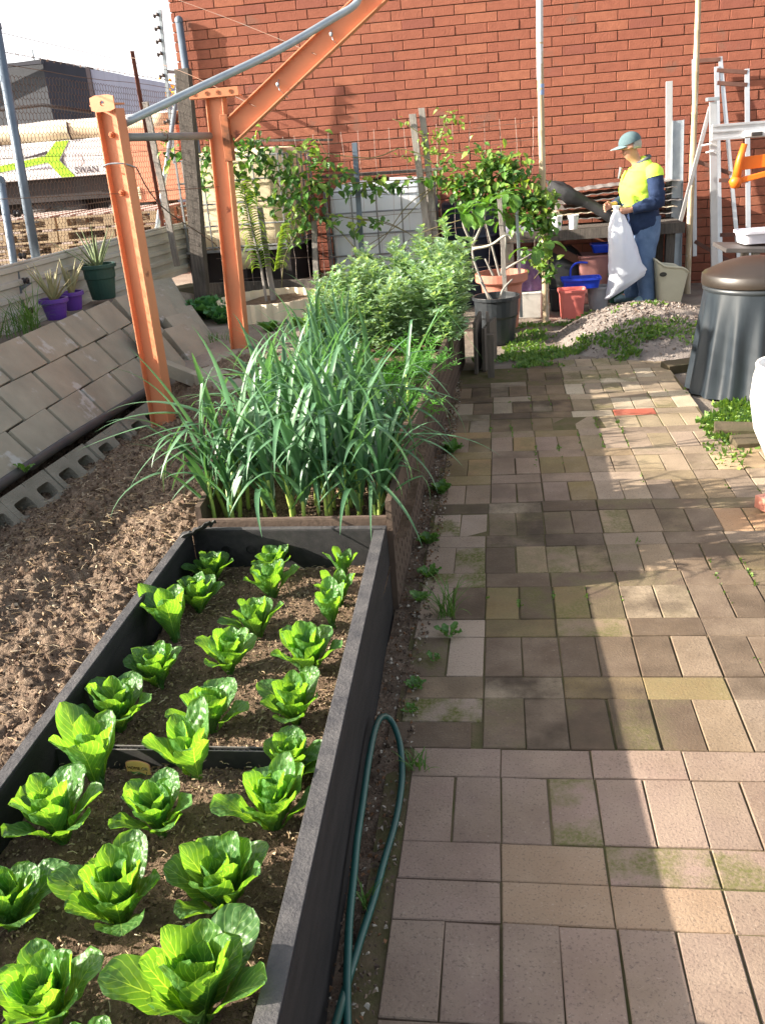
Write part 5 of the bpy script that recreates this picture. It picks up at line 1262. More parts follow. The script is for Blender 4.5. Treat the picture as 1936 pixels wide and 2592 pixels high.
def bamboo(a, b, r, lab, seed, top=None):
    A, B = Vector(a), Vector(b); rr = random.Random(seed); pts = []; rad = []; t = 0; L = (B-A).length; z = 0
    while z < L:
        for dz, k in ((0, 1.0), (.012, 1.1), (.024, .97)):
            if z+dz < L: pts.append((A.lerp(B, (z+dz)/L)-A)+Vector((.006*nz3(z, seed), .006*nz3(z, seed, 3), 0))); rad.append(r*k*(1-.25*z/L))
        z += rr.uniform(.26, .36)
    pts.append(B-A); rad.append(r*.74); mb = MB(); mb.tube(pts, rad, 14); o = mb.build('bamboo_pole', M['bamboo'], None, smooth=True, loc=a); return tag(o, lab, 'bamboo pole', 'tall bamboo poles')
o = bamboo((.375, 8.0, -.02), (.320, 8.0, 3.3), .030, 'tall bamboo pole with a blue tape band, wrapped by the vine at its middle', 1)
k = MB(); k.lathe([(.0262, -.04), (.0262, .04)], 14); q = k.build('tape_band', mat('blue_tape', (.25, .34, .55), rough=.4), o); q.location = (-.030, 0, 1.86)
k = MB(); k.lathe([(.0258, -.32), (.0262, .32)], 14); q = k.build('white_sleeve', mat('white_sleeve', (.62, .63, .64), (.5, .5, .5), rough=.5), o); q.location = (-.036, 0, 2.25)
bamboo((1.76, 9.05, -.02), (1.70, 8.98, 3.3), .030, 'tall bamboo pole leaning beside the ladders at the brick wall', 2)
# ================================================================ BENCH AND CLUTTER
def bench():
    r = empty('work_bench', (.8, 9.05, 0), label='old timber work bench against the brick wall loaded with sheets, tarp and cups', cat='work bench')
    for k in range(4): b = MB(); b.box((.02, -.32+k*.16, .665), (1.62, .155, .035)); b.build('top_board', M['oldwood'], r, bevel=.003)
    b = MB(); b.box((.02, -.41, .645), (1.62, .022, .09)); b.build('apron', M['oldwood'], r, bevel=.002)
    for x in (-.72, .72):
        for y in (-.33, .28): b = MB(); b.box((x, y, .32), (.08, .07, .645)); b.build('leg', M['oldwood'], r, bevel=.003)
    b = MB(); b.bar((-.45, -.3, .6), (.25, -.25, .2), .03, .07); b.build('brace', mat('red_timber', (.16, .07, .045), (.10, .045, .03), rough=.8), r)
bench()
M['dtarp'] = mat('dark_tarp', (.035, .035, .037), (.02, .02, .023), rough=.6, scale=3, bump=.5, bscale=10, c3=(.09, .09, .09), s3=5, t3=.64)
def tarp():
    mb = MB(); P = []
    for i in range(26):
        t = i/25; c = Vector((-.30+.65*t, -.05*t, .19-.36*t+.03*math.sin(t*3.1))); r = .05*(1+.2*math.sin(t*9)+.2*math.sin(t*4+1))*(.8+.4*math.sin(math.pi*t)); P.append([(c.x+.02*math.sin(k), c.y+r*1.3*math.cos(k*2*math.pi/18)*(1+.2*abs(math.sin(k*1.5+t*14))), c.z+r*math.sin(k*2*math.pi/18)*(1+.35*nz3(k*.9, t*9)+.25*abs(math.sin(k*2.1+t*17)))) for k in range(18)])
    mb.grid(P, uv=False, closed=True); mb.add(P[0], [tuple(range(18))]); mb.add(P[-1], [tuple(range(17, -1, -1))])
    tag(mb.build('tarp_roll', M['dtarp'], None, smooth=True, loc=(.74, 8.85, .87)), 'crumpled dark grey tarp roll sliding off the bench towards the man', 'tarp')
tarp()
shl = ['lowest', 'second', 'third', 'fourth', 'fifth', 'topmost']
M['shg'] = mat('weathered_sheet', (.22, .20, .19), (.13, .12, .115), rough=.7, scale=6); M['shp'] = mat('pale_board', (.55, .47, .36), (.45, .38, .28), rough=.7)
for k in range(6):
    mb = MB(); P = []; x0, x1 = -.62+.03*k, .55+.04*(k % 3)
    for i in range(40): x = x0+(x1-x0)*i/39; z = .004*math.sin(x*60)+.03*math.sin((x+.3)*2.2)*(k/5); P.append([(x, -.22+.02*k, z), (x, .22, z+.01)])
    mb.grid(P, uv=False); tag(mb.build('metal_sheet', M['shp'] if k == 1 else M['shg'], None, solid=.003, loc=(1.05, 9.3, (.735+k*.05))), '%s %s of the pile on the bench behind the man' % (shl[k], 'pale board' if k == 1 else 'weathered corrugated sheet'), 'metal sheet', 'sheets piled on the bench')
for x, lab in ((.51, 'white plastic cup with a small seedling on the bench beside the bamboo pole'), (.655, 'plain white plastic pot on the bench in front of the tarp roll')):
    mb = MB(); mb.lathe([(.038, 0), (.048, .115), (.051, .118), (.051, .13), (.046, .13), (.040, .07)], 20); mb.disc(.038, .0, 20); mb.disc(.042, .1, 20)
    tag(mb.build('white_cup', M['white'], None, loc=(x, 8.68, .684)), lab, 'plastic cup')
tuft('seedling', (.51, 8.68, .79), 14, .09, .015, 'small green seedling standing in the white cup on the bench', 'seedling', seed=71)
b = MB(); b.box((0, 0, .025), (.26, .2, .05)); o = b.build('seed_tray', mat('lilac_tray', (.35, .33, .42), (.3, .28, .38), rough=.5), None, bevel=.006, loc=(.18, 8.8, .684)); tag(o, 'pale lilac tray at the left end of the bench behind the vine', 'tray')
# polystyrene box, purple sack
b = MB(); b.box((0, 0, .115), (.22, .24, .23), taper=1.04); tag(b.build('foam_box', mat('polystyrene', (.62, .60, .56), (.52, .5, .46), rough=.9, scale=6, bump=.2, bscale=120), None, bevel=.01, loc=(.235, 8.26, 0)), 'white polystyrene box on the ground left of the bamboo pole', 'foam box')
mb = MB(); P = [[(.13*(1-.55*t)*(1+.15*math.sin(k*3+t*8))*math.cos(k*2*math.pi/20), .09*(1+.15*math.sin(k*4+t*5))*math.sin(k*2*math.pi/20), .34*t) for k in range(20)] for t in [i/11 for i in range(12)]]
mb.grid(P, uv=False, closed=True); mb.add(P[-1], [tuple(range(20))]); tag(mb.build('purple_sack', mat('purple_sack', (.10, .04, .15), (.22, .14, .26), rough=.5, scale=16), None, smooth=True, loc=(.22, 8.26, .235)), 'crumpled dark purple sack slumped on the polystyrene box', 'sack')
M['redplast'] = mat('red_plastic', (.74, .20, .17), (.68, .17, .14), rough=.45); M['blueplast'] = mat('blue_plastic', (.012, .05, .55), (.01, .04, .42), rough=.4)
def tub(name, loc, w0, d0, w1, d1, h, m, lab, cat, rz=0, t=.006, rim=.012, group=None, r=.25):
    mb = MB(); N = 40
    def ring(w_, d_, z): return [(w_/2*math.copysign(abs(math.cos(a))**r, math.cos(a)), d_/2*math.copysign(abs(math.sin(a))**r, math.sin(a)), z) for a in [2*math.pi*k/N for k in range(N)]]
    P = [ring(w0, d0, 0), ring(w1-.01, d1-.01, h-.02), ring(w1+rim, d1+rim, h-.02), ring(w1+rim, d1+rim, h), ring(w1-t, d1-t, h), ring(w0-t, d0-t, t)]
    mb.grid(P, uv=False, closed=True); mb.add(P[0], [tuple(range(N-1, -1, -1))]); mb.add(P[-1], [tuple(range(N))]); return tag(mb.build(name, m, None, loc=loc, rz=rz, bevel=.001), lab, cat, group)
tub('bucket', (.605, 8.12, 0), .185, .17, .23, .21, .245, M['redplast'], 'coral red square bucket standing in front of the bench', 'bucket')
o = tub('tray', (.70, 8.36, .215), .30, .17, .34, .20, .09, M['blueplast'], 'bright blue plastic planter tray resting across the buckets', 'tray')
k = MB(); k.tube(path([(-.09, 0, .08), (-.085, 0, .17), (-.03, 0, .215), (.06, 0, .21)], 6), .009, 8); k.build('handle', M['blueplast'], o, smooth=True)
tub('bucket', (.86, 8.42, 0), .16, .16, .20, .20, .21, mat('grey_plastic', (.32, .31, .32), (.25, .24, .25), rough=.5), 'grey round bucket behind the coral red bucket', 'bucket', r=.9)
tub('bucket', (.50, 8.48, 0), .12, .12, .14, .14, .2, M['blackpot'], 'small black pot holding up the left end of the blue tray', 'plant pot', r=.9)
tub('bin', (1.12, 8.78, 0), .24, .2, .28, .24, .27, mat('green_plastic', (.01, .075, .045), (.008, .05, .03), rough=.45), 'dark green bin behind the man’s boots', 'bin')
tub('bucket', (.86, 8.86, 0), .26, .24, .3, .28, .44, mat('dusty_pink', (.35, .16, .14), (.28, .12, .11), rough=.6), 'dusty pink tub under the bench behind the blue tray', 'tub')
tub('bucket', (.93, 8.84, .452), .16, .12, .2, .16, .08, M['blueplast'], 'small blue container sitting on the dusty pink tub', 'container')
for nm, m, loc, sc, lab, cat in (('bin_bag', 'dtarp', (.55, 8.95, .0), (.24, .2, .52), 'bulging black bin bag stuffed under the bench', 'bin bag'), ('bin_bag', 'dtarp', (1.28, 9.2, 0), (.2, .16, .45), 'black bag in the shade under the right end of the bench', 'bin bag')):
    mb = MB(); P = [[(sc[0]*(math.sin(math.pi*(.12+.80*t)))**.6*(1+.1*math.sin(k*2+t*9))*math.cos(k*2*math.pi/18), sc[1]*(math.sin(math.pi*(.12+.80*t)))**.6*(1+.1*math.sin(k*5+t*6))*math.sin(k*2*math.pi/18), sc[2]*t) for k in range(18)] for t in [i/10 for i in range(11)]]
    mb.grid(P, uv=False, closed=True); mb.add(P[-1], [tuple(range(18))]); tag(mb.build(nm, M[m], None, smooth=True, loc=loc), lab, cat)
# cream swing-top bin lying open, cut with a slanted mouth
def creambin():
    mb = MB(); N = 44
    def ring(w_, d_, z, s): return [(w_/2*math.copysign(abs(math.cos(a))**.4, math.cos(a)), d_/2*math.copysign(abs(math.sin(a))**.4, math.sin(a)), z-s*math.cos(a)) for a in [2*math.pi*k/N for k in range(N)]]
    P = [ring(.19-.0, .17, 0, 0)]+[ring(.19+.10*t, .17+.07*t, .34*t, .065*t) for t in (.25, .5, .75, .95)]+[ring(.31, .26, .34, .07), ring(.30, .25, .352, .07), ring(.27, .22, .34, .07), ring(.18, .16, .02, 0)]
    mb.grid(P, uv=False, closed=True); mb.add(P[0], [tuple(range(N-1, -1, -1))]); mb.add(P[-1], [tuple(range(N))])
    o = mb.build('cream_bin', mat('cream_plastic', (.52, .49, .37), (.46, .43, .32), rough=.5), None, smooth=False, loc=(1.49, 8.5, 0), rz=R(8), bevel=.002); tag(o, 'tall cream plastic bin with a slanted open mouth beside the man', 'bin')
    k = MB(); k.lathe([(.03, 0), (.033, .004), (.001, .005)], 18); q = k.build('hand_hole', mat('dark_hole', (.05, .045, .035)), o); q.location = (-.095, -.118, .285); q.rotation_euler = (R(84), 0, 0); q.scale = (1.0, .6, 1)
creambin()
# planks and ladders against the wall
b = MB(); b.bar((1.625, 9.28, 0), (1.575, 9.45, 1.87), .058, .03, (0, 1, 0)); tag(b.build('metal_channel', mat('pale_channel', (.42, .44, .46), (.34, .34, .33), rough=.5, metal=.2, scale=5), None, bevel=.002), 'taller narrow pale channel leaning on the wall behind the man', 'metal channel')
def chan(a, b_, w_, d_, m, lab):
    mb = MB(); hbeam(mb, a, b_, w_, d_, (0, 1, 0), t=.006, web=.006); return tag(mb.build('metal_channel', m, None), lab, 'metal channel')
chan((1.665, 9.15, 0), (1.665, 9.42, 1.53), .105, .05, M['galv'], 'shorter wide grey channel leaning in front of the narrow one')
M['alu'] = mat('aluminium', (.62, .63, .66), (.5, .51, .54), rough=.35, metal=.6, scale=5)
M['rung'] = mat('brown_rung', (.10, .045, .035), (.16, .08, .06), rough=.8, scale=9)
def ladder(a0, a1, b0, b1, n, lab, w_=.045, d_=.028, rungs=(), m=None):
    r = empty('ladder', a0, label=lab, cat='ladder', group='ladders against the wall'); o0 = Vector(a0)
    for (p, q) in ((a0, a1), (b0, b1)): mb = MB(); mb.bar(Vector(p)-o0, Vector(q)-o0, w_, d_, (0, 1, 0)); mb.build('rail', m or M['alu'], r, bevel=.002)
    for t in rungs: mb = MB(); mb.bar(Vector(a0).lerp(Vector(a1), t)-o0, Vector(b0).lerp(Vector(b1), t)-o0, .035, .03, (0, 1, 0)); mb.build('rung', M['rung'], r, bevel=.002)
ladder((2.10, 9.2, 0), (2.0, 9.5, 1.96), (2.36, 9.2, 0), (2.27, 9.5, 1.92), 6, 'slim aluminium ladder with brown rungs leaning against the brick wall', .042, .02, (.05, .25, .5, .74, .93, .985))
ladder((1.86, 9.3, .3), (1.80, 9.52, 2.04), (2.30, 9.25, .02), (2.03, 9.52, 2.04), 5, 'second aluminium ladder standing behind the first, with a dark rung on top', .038, .02, (.08, .5, .99))
def trestle():
    r = empty('folding_ladder', (1.87, 8.85, 0), label='white aluminium step ladder leg frame carrying a horizontal silver beam', cat='step ladder')
    for (p, q, w_) in (((.10, 0, 0), (-.02, .0, 1.66), .062), ((.18, .35, 0), (.0, .04, 1.6), .045), ((-.22, .25, .55), (-.03, .04, 1.62), .035)):
        mb = MB(); mb.bar(p, q, w_, .03, (0, 1, 0)); mb.build('rail', M['alu'], r, bevel=.004)
    mb = MB(); mb.box((-.02, .02, 1.68), (.10, .10, .03)); mb.build('head_cap', M['galv'], r, bevel=.003)
    mb = MB(); mb.tube([(-.10, -.02, 1.31), (-.02, -.035, 1.32), (.03, -.03, 1.30)], .009, 6); mb.tube([(-.06, -.02, 1.25), (-.0, -.035, 1.26), (.03, -.03, 1.24)], .009, 6); mb.build('strap', M['white'], r)
trestle()
def alubeam():
    r = empty('aluminium_beam', (1.84, 8.78, 1.41), label='horizontal silver aluminium beam with grooves at the right edge', cat='beam')
    mb = MB(); mb.box((.55, 0, 0), (1.1, .05, .13)); mb.box((.55, -.03, .055), (1.1, .014, .02)); mb.box((.55, -.03, .005), (1.1, .014, .014)); mb.box((.55, -.03, -.055), (1.1, .014, .02)); mb.build('extrusion', M['alu'], r, bevel=.002)
    mb = MB(); mb.box((.36, -.055, -.03), (.20, .04, .055)); mb.build('bracket', M['white'], r, bevel=.006)
    mb = MB(); mb.box((.36, -.08, -.035), (.09, .02, .03)); mb.build('latch', M['blk'], r, bevel=.004)
alubeam()
def orangething():
    m = mat('orange_plastic', (.80, .17, .015), (.72, .14, .012), rough=.4)
    r = empty('orange_trestle', (1.93, 8.1, 1.0), label='bright orange plastic trestle head cut by the right edge', cat='trestle')
    mb = MB(); mb.tube([(-.02, 0, .04), (0, 0, .2), (.03, 0, .32)], [.038, .03, .024], 10); mb.build('upright', m, r, True)
    mb = MB(); mb.lathe([(.001, -.04), (.035, -.03), (.055, .02), (.03, .06), (.001, .065)], 12); o = mb.build('foot', m, r, True); o.location = (-.02, 0, .02)
    mb = MB(); mb.bar((0, 0, .04), (.42, -.02, .12), .03, .045); mb.build('arm', m, r, bevel=.006)
    mb = MB(); mb.bar((.02, .02, .17), (.42, .02, .19), .02, .10); mb.build('panel', m, r, bevel=.004)
orangething()
# low table with tubs behind the compost bin
def lowtable():
    r = empty('side_table', (1.95, 7.05, 0), label='low dark slanted board table behind the compost bin', cat='table')
    mb = MB(); mb.bar((-.37, 0, .655), (.5, 0, .60), .42, .03, (0, 0, 1)); mb.build('table_top', mat('dark_board', (.05, .045, .045), (.08, .07, .065), rough=.6), r, bevel=.003)
    for x, y in ((-.15, -.15), (-.15, .15), (.42, -.15), (.42, .15)): mb = MB(); mb.box((x, y, .31), (.05, .05, .62)); mb.build('leg', M['greywood'], r)
lowtable()
tub('plastic_tub', (1.86, 7.08, .672), .26, .2, .3, .24, .09, mat('clear_tub', (.62, .6, .66), (.5, .48, .54), rough=.3), 'pale translucent tub sitting on the dark slanted table', 'tub', rz=.1)
tub('plastic_tub', (1.98, 6.75, .35), .3, .22, .34, .24, .16, mat('ivory_tub', (.55, .53, .45), rough=.5), 'ivory storage box on the lower shelf behind the compost lid', 'storage box')
b = MB(); b.box((0, 0, .17), (.4, .3, .35)); tag(b.build('timber_crate', M['greywood'], None, bevel=.004, loc=(1.98, 6.75, -.0)), 'grey timber crate holding up the ivory box behind the compost bin', 'crate')
# ================================================================ COMPOST BIN, WHITE POT, MOUND, GRASS
def compost():
    r = empty('compost_bin', (1.475, 5.58, 0), label='large black ribbed compost bin with a brown domed lid', cat='compost bin')
    mb = MB(); N = 160; P = []
    for i in range(16):
        t = i/15; R0 = .372-.082*t; amp = .046*math.sin(math.pi*min(1, .25+t*.75))*(1-t*.55)
        P.append([((R0-amp*(.5-.5*math.cos(15*a))**.8)*math.cos(a), (R0-amp*(.5-.5*math.cos(15*a))**.8)*math.sin(a), .61*t) for a in [2*math.pi*k/N for k in range(N)]])
    mb.grid(P, uv=False, closed=True); mb.build('body', mat('compost_black', (.014, .020, .027), (.026, .034, .042), rough=.38, scale=5, c3=(.075, .085, .09), s3=6, t3=.68, stretch=(4, 4, .8), spec=.6), r, smooth=True)
    c = MB(); c.lathe([(.296, .60), (.30, .605), (.30, .625), (.285, .63)], 60); c.build('collar', M['blackpot'], r, smooth=True)
    l = MB(); l.lathe([(.305, .632), (.308, .64), (.308, .69), (.298, .700), (.27, .712), (.2, .745), (.12, .768), (.05, .778), (.001, .779)], 60); l.build('lid', mat('brown_lid', (.034, .025, .019), (.025, .019, .015), rough=.4, scale=5, spec=.6), r, smooth=True)
compost()
def whitepot():
    mb = MB(); mb.lathe([(.11, 0), (.12, .005), (.185, .15), (.212, .30), (.205, .40), (.195, .44), (.20, .455), (.195, .465), (.18, .462), (.17, .44), (.17, .36)], 56); mb.disc(.172, .38, 40)
    o = mb.build('white_pot', mat('white_glazed', (.74, .73, .71), (.66, .65, .63), rough=.3, scale=3), None, smooth=True, loc=(1.345, 4.22, .016)); tag(o, 'big white glazed pot cut off by the right edge of the view', 'plant pot')
    s = MB(); s.disc(.168, .40, 40); s.build('potting_soil', M['soil'], o)
whitepot()
o = MB(); o.box((0, 0, .03), (.23, .115, .055)); tag(o.build('loose_brick', M['terra'], None, bevel=.004, loc=(1.15, 3.62, .02), rz=.4), 'loose red brick at the right edge below the white pot', 'brick')
for (x, y, rz_, lab) in ((1.17, 6.12, .35, 'loose mossy brick paver tilted at the far right corner of the paving'), (1.24, 4.47, .1, 'loose buff paver beside the white pot at the edge of the weeds'), (1.20, 4.68, -.2, 'pale loose paver half sunk in the weeds near the white pot')):
    b = MB(); b.box((0, 0, .005), (.228, .113, .06), Matrix.Rotation(.12, 3, 'X'), col=(.27, .21, .12)); o = b.build('loose_paver', mat('buff_paver', (.10, .075, .045), (.06, .055, .025), rough=.9, scale=9, bump=.4, bscale=80), None, bevel=.004, loc=(x, y, .01), rz=rz_); tag(o, lab, 'paver')
def mound():
    mb = MB(); P = []
    for j in range(70):
        row = []
        for i in range(70):
            u, v = i/34.5-1, j/34.5-1; d = u*u+v*v; x = 1.14+u*.72; y = 7.25+v*1.0
            h = .23*max(0, 1-d)**1.0; h += (.028*nz3(x*6, y*6)+.016*nz3(x*16, y*16)+.012*abs(nz3(x*35, y*35)))*max(0, 1-d*.8); row.append((x, y, h-.012))
        P.append(row)
    mb.grid(P, uv=False); tag(mb.build('sand_mound', mat('mound_sand', (.33, .285, .255), (.24, .205, .185), rough=.95, scale=7, bump=1.0, bscale=90, c3=(.16, .13, .11), s3=26, t3=.60, spec=.1, bdist=.02), smooth=True), kind='stuff')
mound()
def mh(x, y):
    u, v = (x-1.14)/.72, (y-7.25)/1.0; d = u*u+v*v; return max(0, .23*max(0, 1-d)-.01)
chips('mound_clods', 1800, lambda r: (r.gauss(1.1, .35), r.gauss(7.1, .45)), lambda x, y: mh(x, y)+.006, [(.3, .25, .22), (.2, .165, .145), (.4, .35, .31), (.13, .1, .085)], .006, .03, 15)
def groundcover():
    mb = MB(); rr = random.Random(31); n = 0
    zones = [(.0, .75, 6.35, 7.9, 2600), (-.2, 1.2, 6.3, 6.75, 2300), (1.05, 1.75, 4.55, 5.35, 3000), (.75, 1.5, 6.3, 6.9, 900), (.9, 1.6, 7.9, 8.4, 250), (.85, 1.25, 7.0, 7.4, 420), (1.0, 1.3, 4.0, 4.5, 160)]
    for (x0, x1, y0, y1, cnt) in zones:
        for _ in range(int(cnt*(.38 if y0 > 5.5 else .8))):
            x, y = rr.uniform(x0, x1), rr.uniform(y0, y1)
            if nz3(x*2.6, y*2.6, 5)+.4*nz3(x*7, y*7) < (-.12 if x1 < 2 and y1 < 5.4 else .0): continue
            if (x-1.475)**2+(y-5.58)**2 < .36**2 or (x-1.345)**2+(y-4.22)**2 < .2**2: continue
            z = mh(x, y); 
            for q in range(3):
                c = lerp((.06, .15, .03), (.20, .30, .05), rr.random()); d = Vector((rr.uniform(-1, 1), rr.uniform(-1, 1), rr.uniform(.3, 1.3))).normalized(); l = rr.uniform(.015, .045); x_ = d.orthogonal().normalized()*l*.3; p = Vector((x+rr.uniform(-.02, .02), y+rr.uniform(-.02, .02), z)); mb.add([p, p+d*l*.5-x_, p+d*l, p+d*l*.5+x_], [(0, 1, 2, 3)], col=c)
    for _ in range(900):
        x, y = rr.uniform(-.2, 1.1), rr.uniform(2.2, 6.2); 
        if nz3(x*3, y*3, 9) < .22: continue
        g = .1175; x = round((x+.081)/g)*g-.081+rr.uniform(-.006, .006)
        for q in range(4): d = Vector((rr.uniform(-1, 1), rr.uniform(-1, 1), rr.uniform(.5, 1.3))).normalized(); l = rr.uniform(.006, .018); x_ = d.orthogonal().normalized()*l*.35; p = Vector((x, y+rr.uniform(-.02, .02), .008)); mb.add([p, p+d*l*.5-x_, p+d*l, p+d*l*.5+x_], [(0, 1, 2, 3)], col=(.12, .2, .035))
    tag(mb.build('low_groundcover', mat('groundcover', (1, 1, 1), (.08, .15, .03), rough=.6, attr=True, trans=.2, scale=30)), kind='stuff')
groundcover()
# ================================================================ THE MAN WITH THE SACK
def person():
    ox, oy = 1.25, 8.60
    F = Vector((-.975, -.222, 0)).normalized(); S = Vector((0, 0, 1)).cross(F)
    def T(f, s, z): return F*f+S*s+Vector((0, 0, z))
    root = empty('person', (ox, oy, 0), label='man in a yellow and navy work jacket, jeans and cap holding up a white sack', cat='person')
    skin = mat('skin', (.50, .27, .19), (.44, .22, .15), rough=.55, scale=20, spec=.35)
    V = []; E_ = []; Rr = []
    def v(p, r, par=None):
        V.append(T(*p)); Rr.append(r if isinstance(r, tuple) else (r, r))
        if par is not None: E_.append((par, len(V)-1))
        return len(V)-1
    pel = v((-.01, 0, .70), (.12, .09)); sp = v((-.01, 0, .86), (.115, .09), pel); ch = v((.0, 0, 1.04), (.125, .10), sp); nb = v((.04, 0, 1.19), (.06, .05), ch)
    nk = v((.085, 0, 1.255), .045, nb); h1 = v((.13, 0, 1.315), .058, nk); h2 = v((.145, 0, 1.37), .073, h1); h3 = v((.14, 0, 1.425), .055, h2)
    chin = v((.185, 0, 1.285), .026, h1); nose = v((.222, 0, 1.338), .012, h2)
    for sd in (1, -1):
        ear = v((.13, sd*.078, 1.345), .013, h2)
        hip = v((-.02, sd*.075, .66), .085, pel); kn = v((.0 if sd > 0 else .05, sd*.085, .36), .055, hip); an = v((-.035 if sd > 0 else .04, sd*.09, .085), .036, kn); to = v((.09 if sd > 0 else .17, sd*.105, .035), .032, an)
        sh = v((-.03, sd*.155, 1.13), .052, ch)
        el = v((-.045, sd*.20, .905), .04, sh) if sd > 0 else v((.07, sd*.19, .91), .04, sh)
        wr = v((.165, .155, .845), .026, el) if sd > 0 else v((.255, -.03, .885), .026, el)
        pm = v((.215, .125, .835), (.034, .02), wr) if sd > 0 else v((.305, .02, .88), (.034, .02), wr)
        base = (.215, .125, .835) if sd > 0 else (.305, .02, .88)
        for k in range(4):
            # four bent fingers wrapped round the neck of the sack
            dz = .026-.018*k; L = (.030, .034, .032, .026)[k]
            a = v((base[0]+.028, base[1]-.004*sd, base[2]+dz), .0095, pm); b = v((base[0]+.028+L, base[1]-.020*sd, base[2]+dz-.008), .0085, a); v((base[0]+.028+L*.85, base[1]-.046*sd, base[2]+dz-.016), .007, b)
        a = v((base[0]+.012, base[1]-.026*sd, base[2]+.034), .0105, pm); v((base[0]+.042, base[1]-.04*sd, base[2]+.038), .008, a)
    me = bpy.data.meshes.new('body'); me.from_pydata([tuple(p) for p in V], E_, []); me.materials.append(skin)
    o = bpy.data.objects.new('body', me); C.objects.link(o); o.parent = root
    sk = o.modifiers.new('skin', 'SKIN'); sk.use_smooth_shade = True
    for i, d in enumerate(me.skin_vertices[0].data): d.radius = Rr[i]; d.use_root = (i == 0)
    q = o.modifiers.new('sub', 'SUBSURF'); q.levels = 2; q.render_levels = 2
    def limb(mb, pts, rad, n=22, ref=F, wr=0.0, seed=0, cap0=True, cap1=True, col=None):
        P = []; m = len(pts); pv = [T(*p) for p in pts]
        for i in range(m):
            t = (pv[min(i+1, m-1)]-pv[max(i-1, 0)]).normalized(); x = (ref-t*ref.dot(t)).normalized(); y = t.cross(x)
            a, b = rad[i]; row = []
            for k in range(n):
                an = 2*math.pi*k/n; w_ = 1+wr*(nz3(math.cos(an)*2+seed, math.sin(an)*2, i*.9)+.5*nz3(math.cos(an)*5, math.sin(an)*5, i*1.7+seed)); row.append(pv[i]+x*(a*w_*math.cos(an))+y*(b*w_*math.sin(an)))
            P.append(row)
        s0 = len(mb.v); mb.grid(P, uv=False, closed=True)
        if cap0: mb.add(P[0], [tuple(range(n-1, -1, -1))])
        if cap1: mb.add(P[-1], [tuple(range(n))])
    def dens(pts, rad, k=3):
        a = []; b = []
        for i in range(len(pts)-1):
            for j in range(k): t = j/k; a.append(lerp(pts[i], pts[i+1], t)); b.append(lerp(rad[i], rad[i+1], t))
        return a+[pts[-1]], b+[rad[-1]]
    jean = mat('denim', (.075, .13, .24), (.13, .20, .33), rough=.9, scale=9, bump=.4, bscale=60); navy = mat('navy_fleece', (.012, .024, .065), (.02, .04, .10), rough=.95, scale=9, bump=.4, bscale=50)
    hv = mat('fluoro_yellow', (.70, .98, .10), (.62, .92, .07), rough=.8, scale=6, bump=.3, bscale=20)
    # jeans: seat and two legs
    mb = MB()
    for sd in (1, -1):
        p, r = dens([(-.015, sd*.055, .76), (-.02, sd*.07, .64), (0 if sd > 0 else .03, sd*.082, .38), (-.03 if sd > 0 else .04, sd*.09, .12), (-.03 if sd > 0 else .04, sd*.09, .055)], [(.135, .095), (.118, .09), (.086, .075), (.072, .064), (.076, .068)], 4)
        limb(mb, p, r, wr=.10, seed=sd*3)
    mb.build('jeans', jean, root, True)
    for sd in (1, -1):
        mb = MB(); f0 = -.05 if sd > 0 else .03; s0 = sd*.095
        p, r = dens([(f0-.04, s0, .05), (f0+.03, s0, .055), (f0+.11, s0+sd*.01, .04), (f0+.165, s0+sd*.015, .028)], [(.045, .036), (.052, .04), (.038, .042), (.018, .028)], 3)
        limb(mb, p, r, ref=Vector((0, 0, 1))); mb.build('boot', mat('pale_blue_boot', (.20, .33, .38), (.1, .12, .13), rough=.6, scale=12), root, True)
    # jacket: navy lower part and sleeves, fluoro yoke over chest and shoulders
    mb = MB(); p, r = dens([(-.005, 0, .64), (.0, 0, .70), (.015, 0, .80), (.03, 0, .93)], [(.140, .150), (.155, .162), (.155, .165), (.158, .17)], 4)
    limb(mb, p, r, n=30, wr=.10, seed=5)
    j = mb.build('jacket', navy, root, True)
    mb = MB(); p, r = dens([(.02, 0, .90), (.04, 0, .99), (.035, 0, 1.08), (.02, 0, 1.15), (.03, 0, 1.205), (.055, 0, 1.235)], [(.164, .176), (.168, .18), (.155, .182), (.125, .165), (.085, .105), (.058, .062)], 4)
    limb(mb, p, r, n=30, wr=.07, seed=9); mb.build('jacket_yoke', hv, root, True)
    for sd in (1, -1):
        sh = (-.03, sd*.165, 1.13); el = (-.05, sd*.215, .895) if sd > 0 else (.07, sd*.2, .90); wr_ = (.15, .165, .848) if sd > 0 else (.235, -.05, .888)
        mid = lerp(sh, el, .14)
        mb = MB(); p, r = dens([(-.02, sd*.12, 1.165), sh, mid], [(.062, .06), (.078, .074), (.078, .072)], 4); limb(mb, p, r, wr=.06, seed=sd); mb.build('shoulder_panel', hv, root, True)
        mb = MB(); p, r = dens([lerp(sh, el, .05), lerp(sh, el, .6), el, lerp(el, wr_, .35), lerp(el, wr_, .75), wr_], [(.072, .068), (.070, .066), (.068, .062), (.060, .056), (.048, .046), (.040, .038)], 4); limb(mb, p, r, wr=.13, seed=sd*7); mb.build('sleeve', navy, root, True)
    mb = MB(); mb.tube([T(.02+.062*math.cos(a), .068*math.sin(a), 1.235+.028*math.cos(a+math.pi)) for a in [math.pi*2*k/20 for k in range(20)]], .018, 8, closed=True); mb.build('collar', mat('grey_collar', (.10, .11, .13), (.06, .065, .08), rough=.9), root, True)
    mb = MB(); p, r = dens([(.205, .0, 1.19), (.225, .0, 1.10)], [(.012, .022), (.006, .012)], 3); limb(mb, p, r); mb.build('shirt_front', mat('check_shirt', (.30, .30, .28), (.07, .08, .1), rough=.9, scale=60), root, True)
    # hair and cap
    mb = MB(); c = T(.118, 0, 1.365); P = []
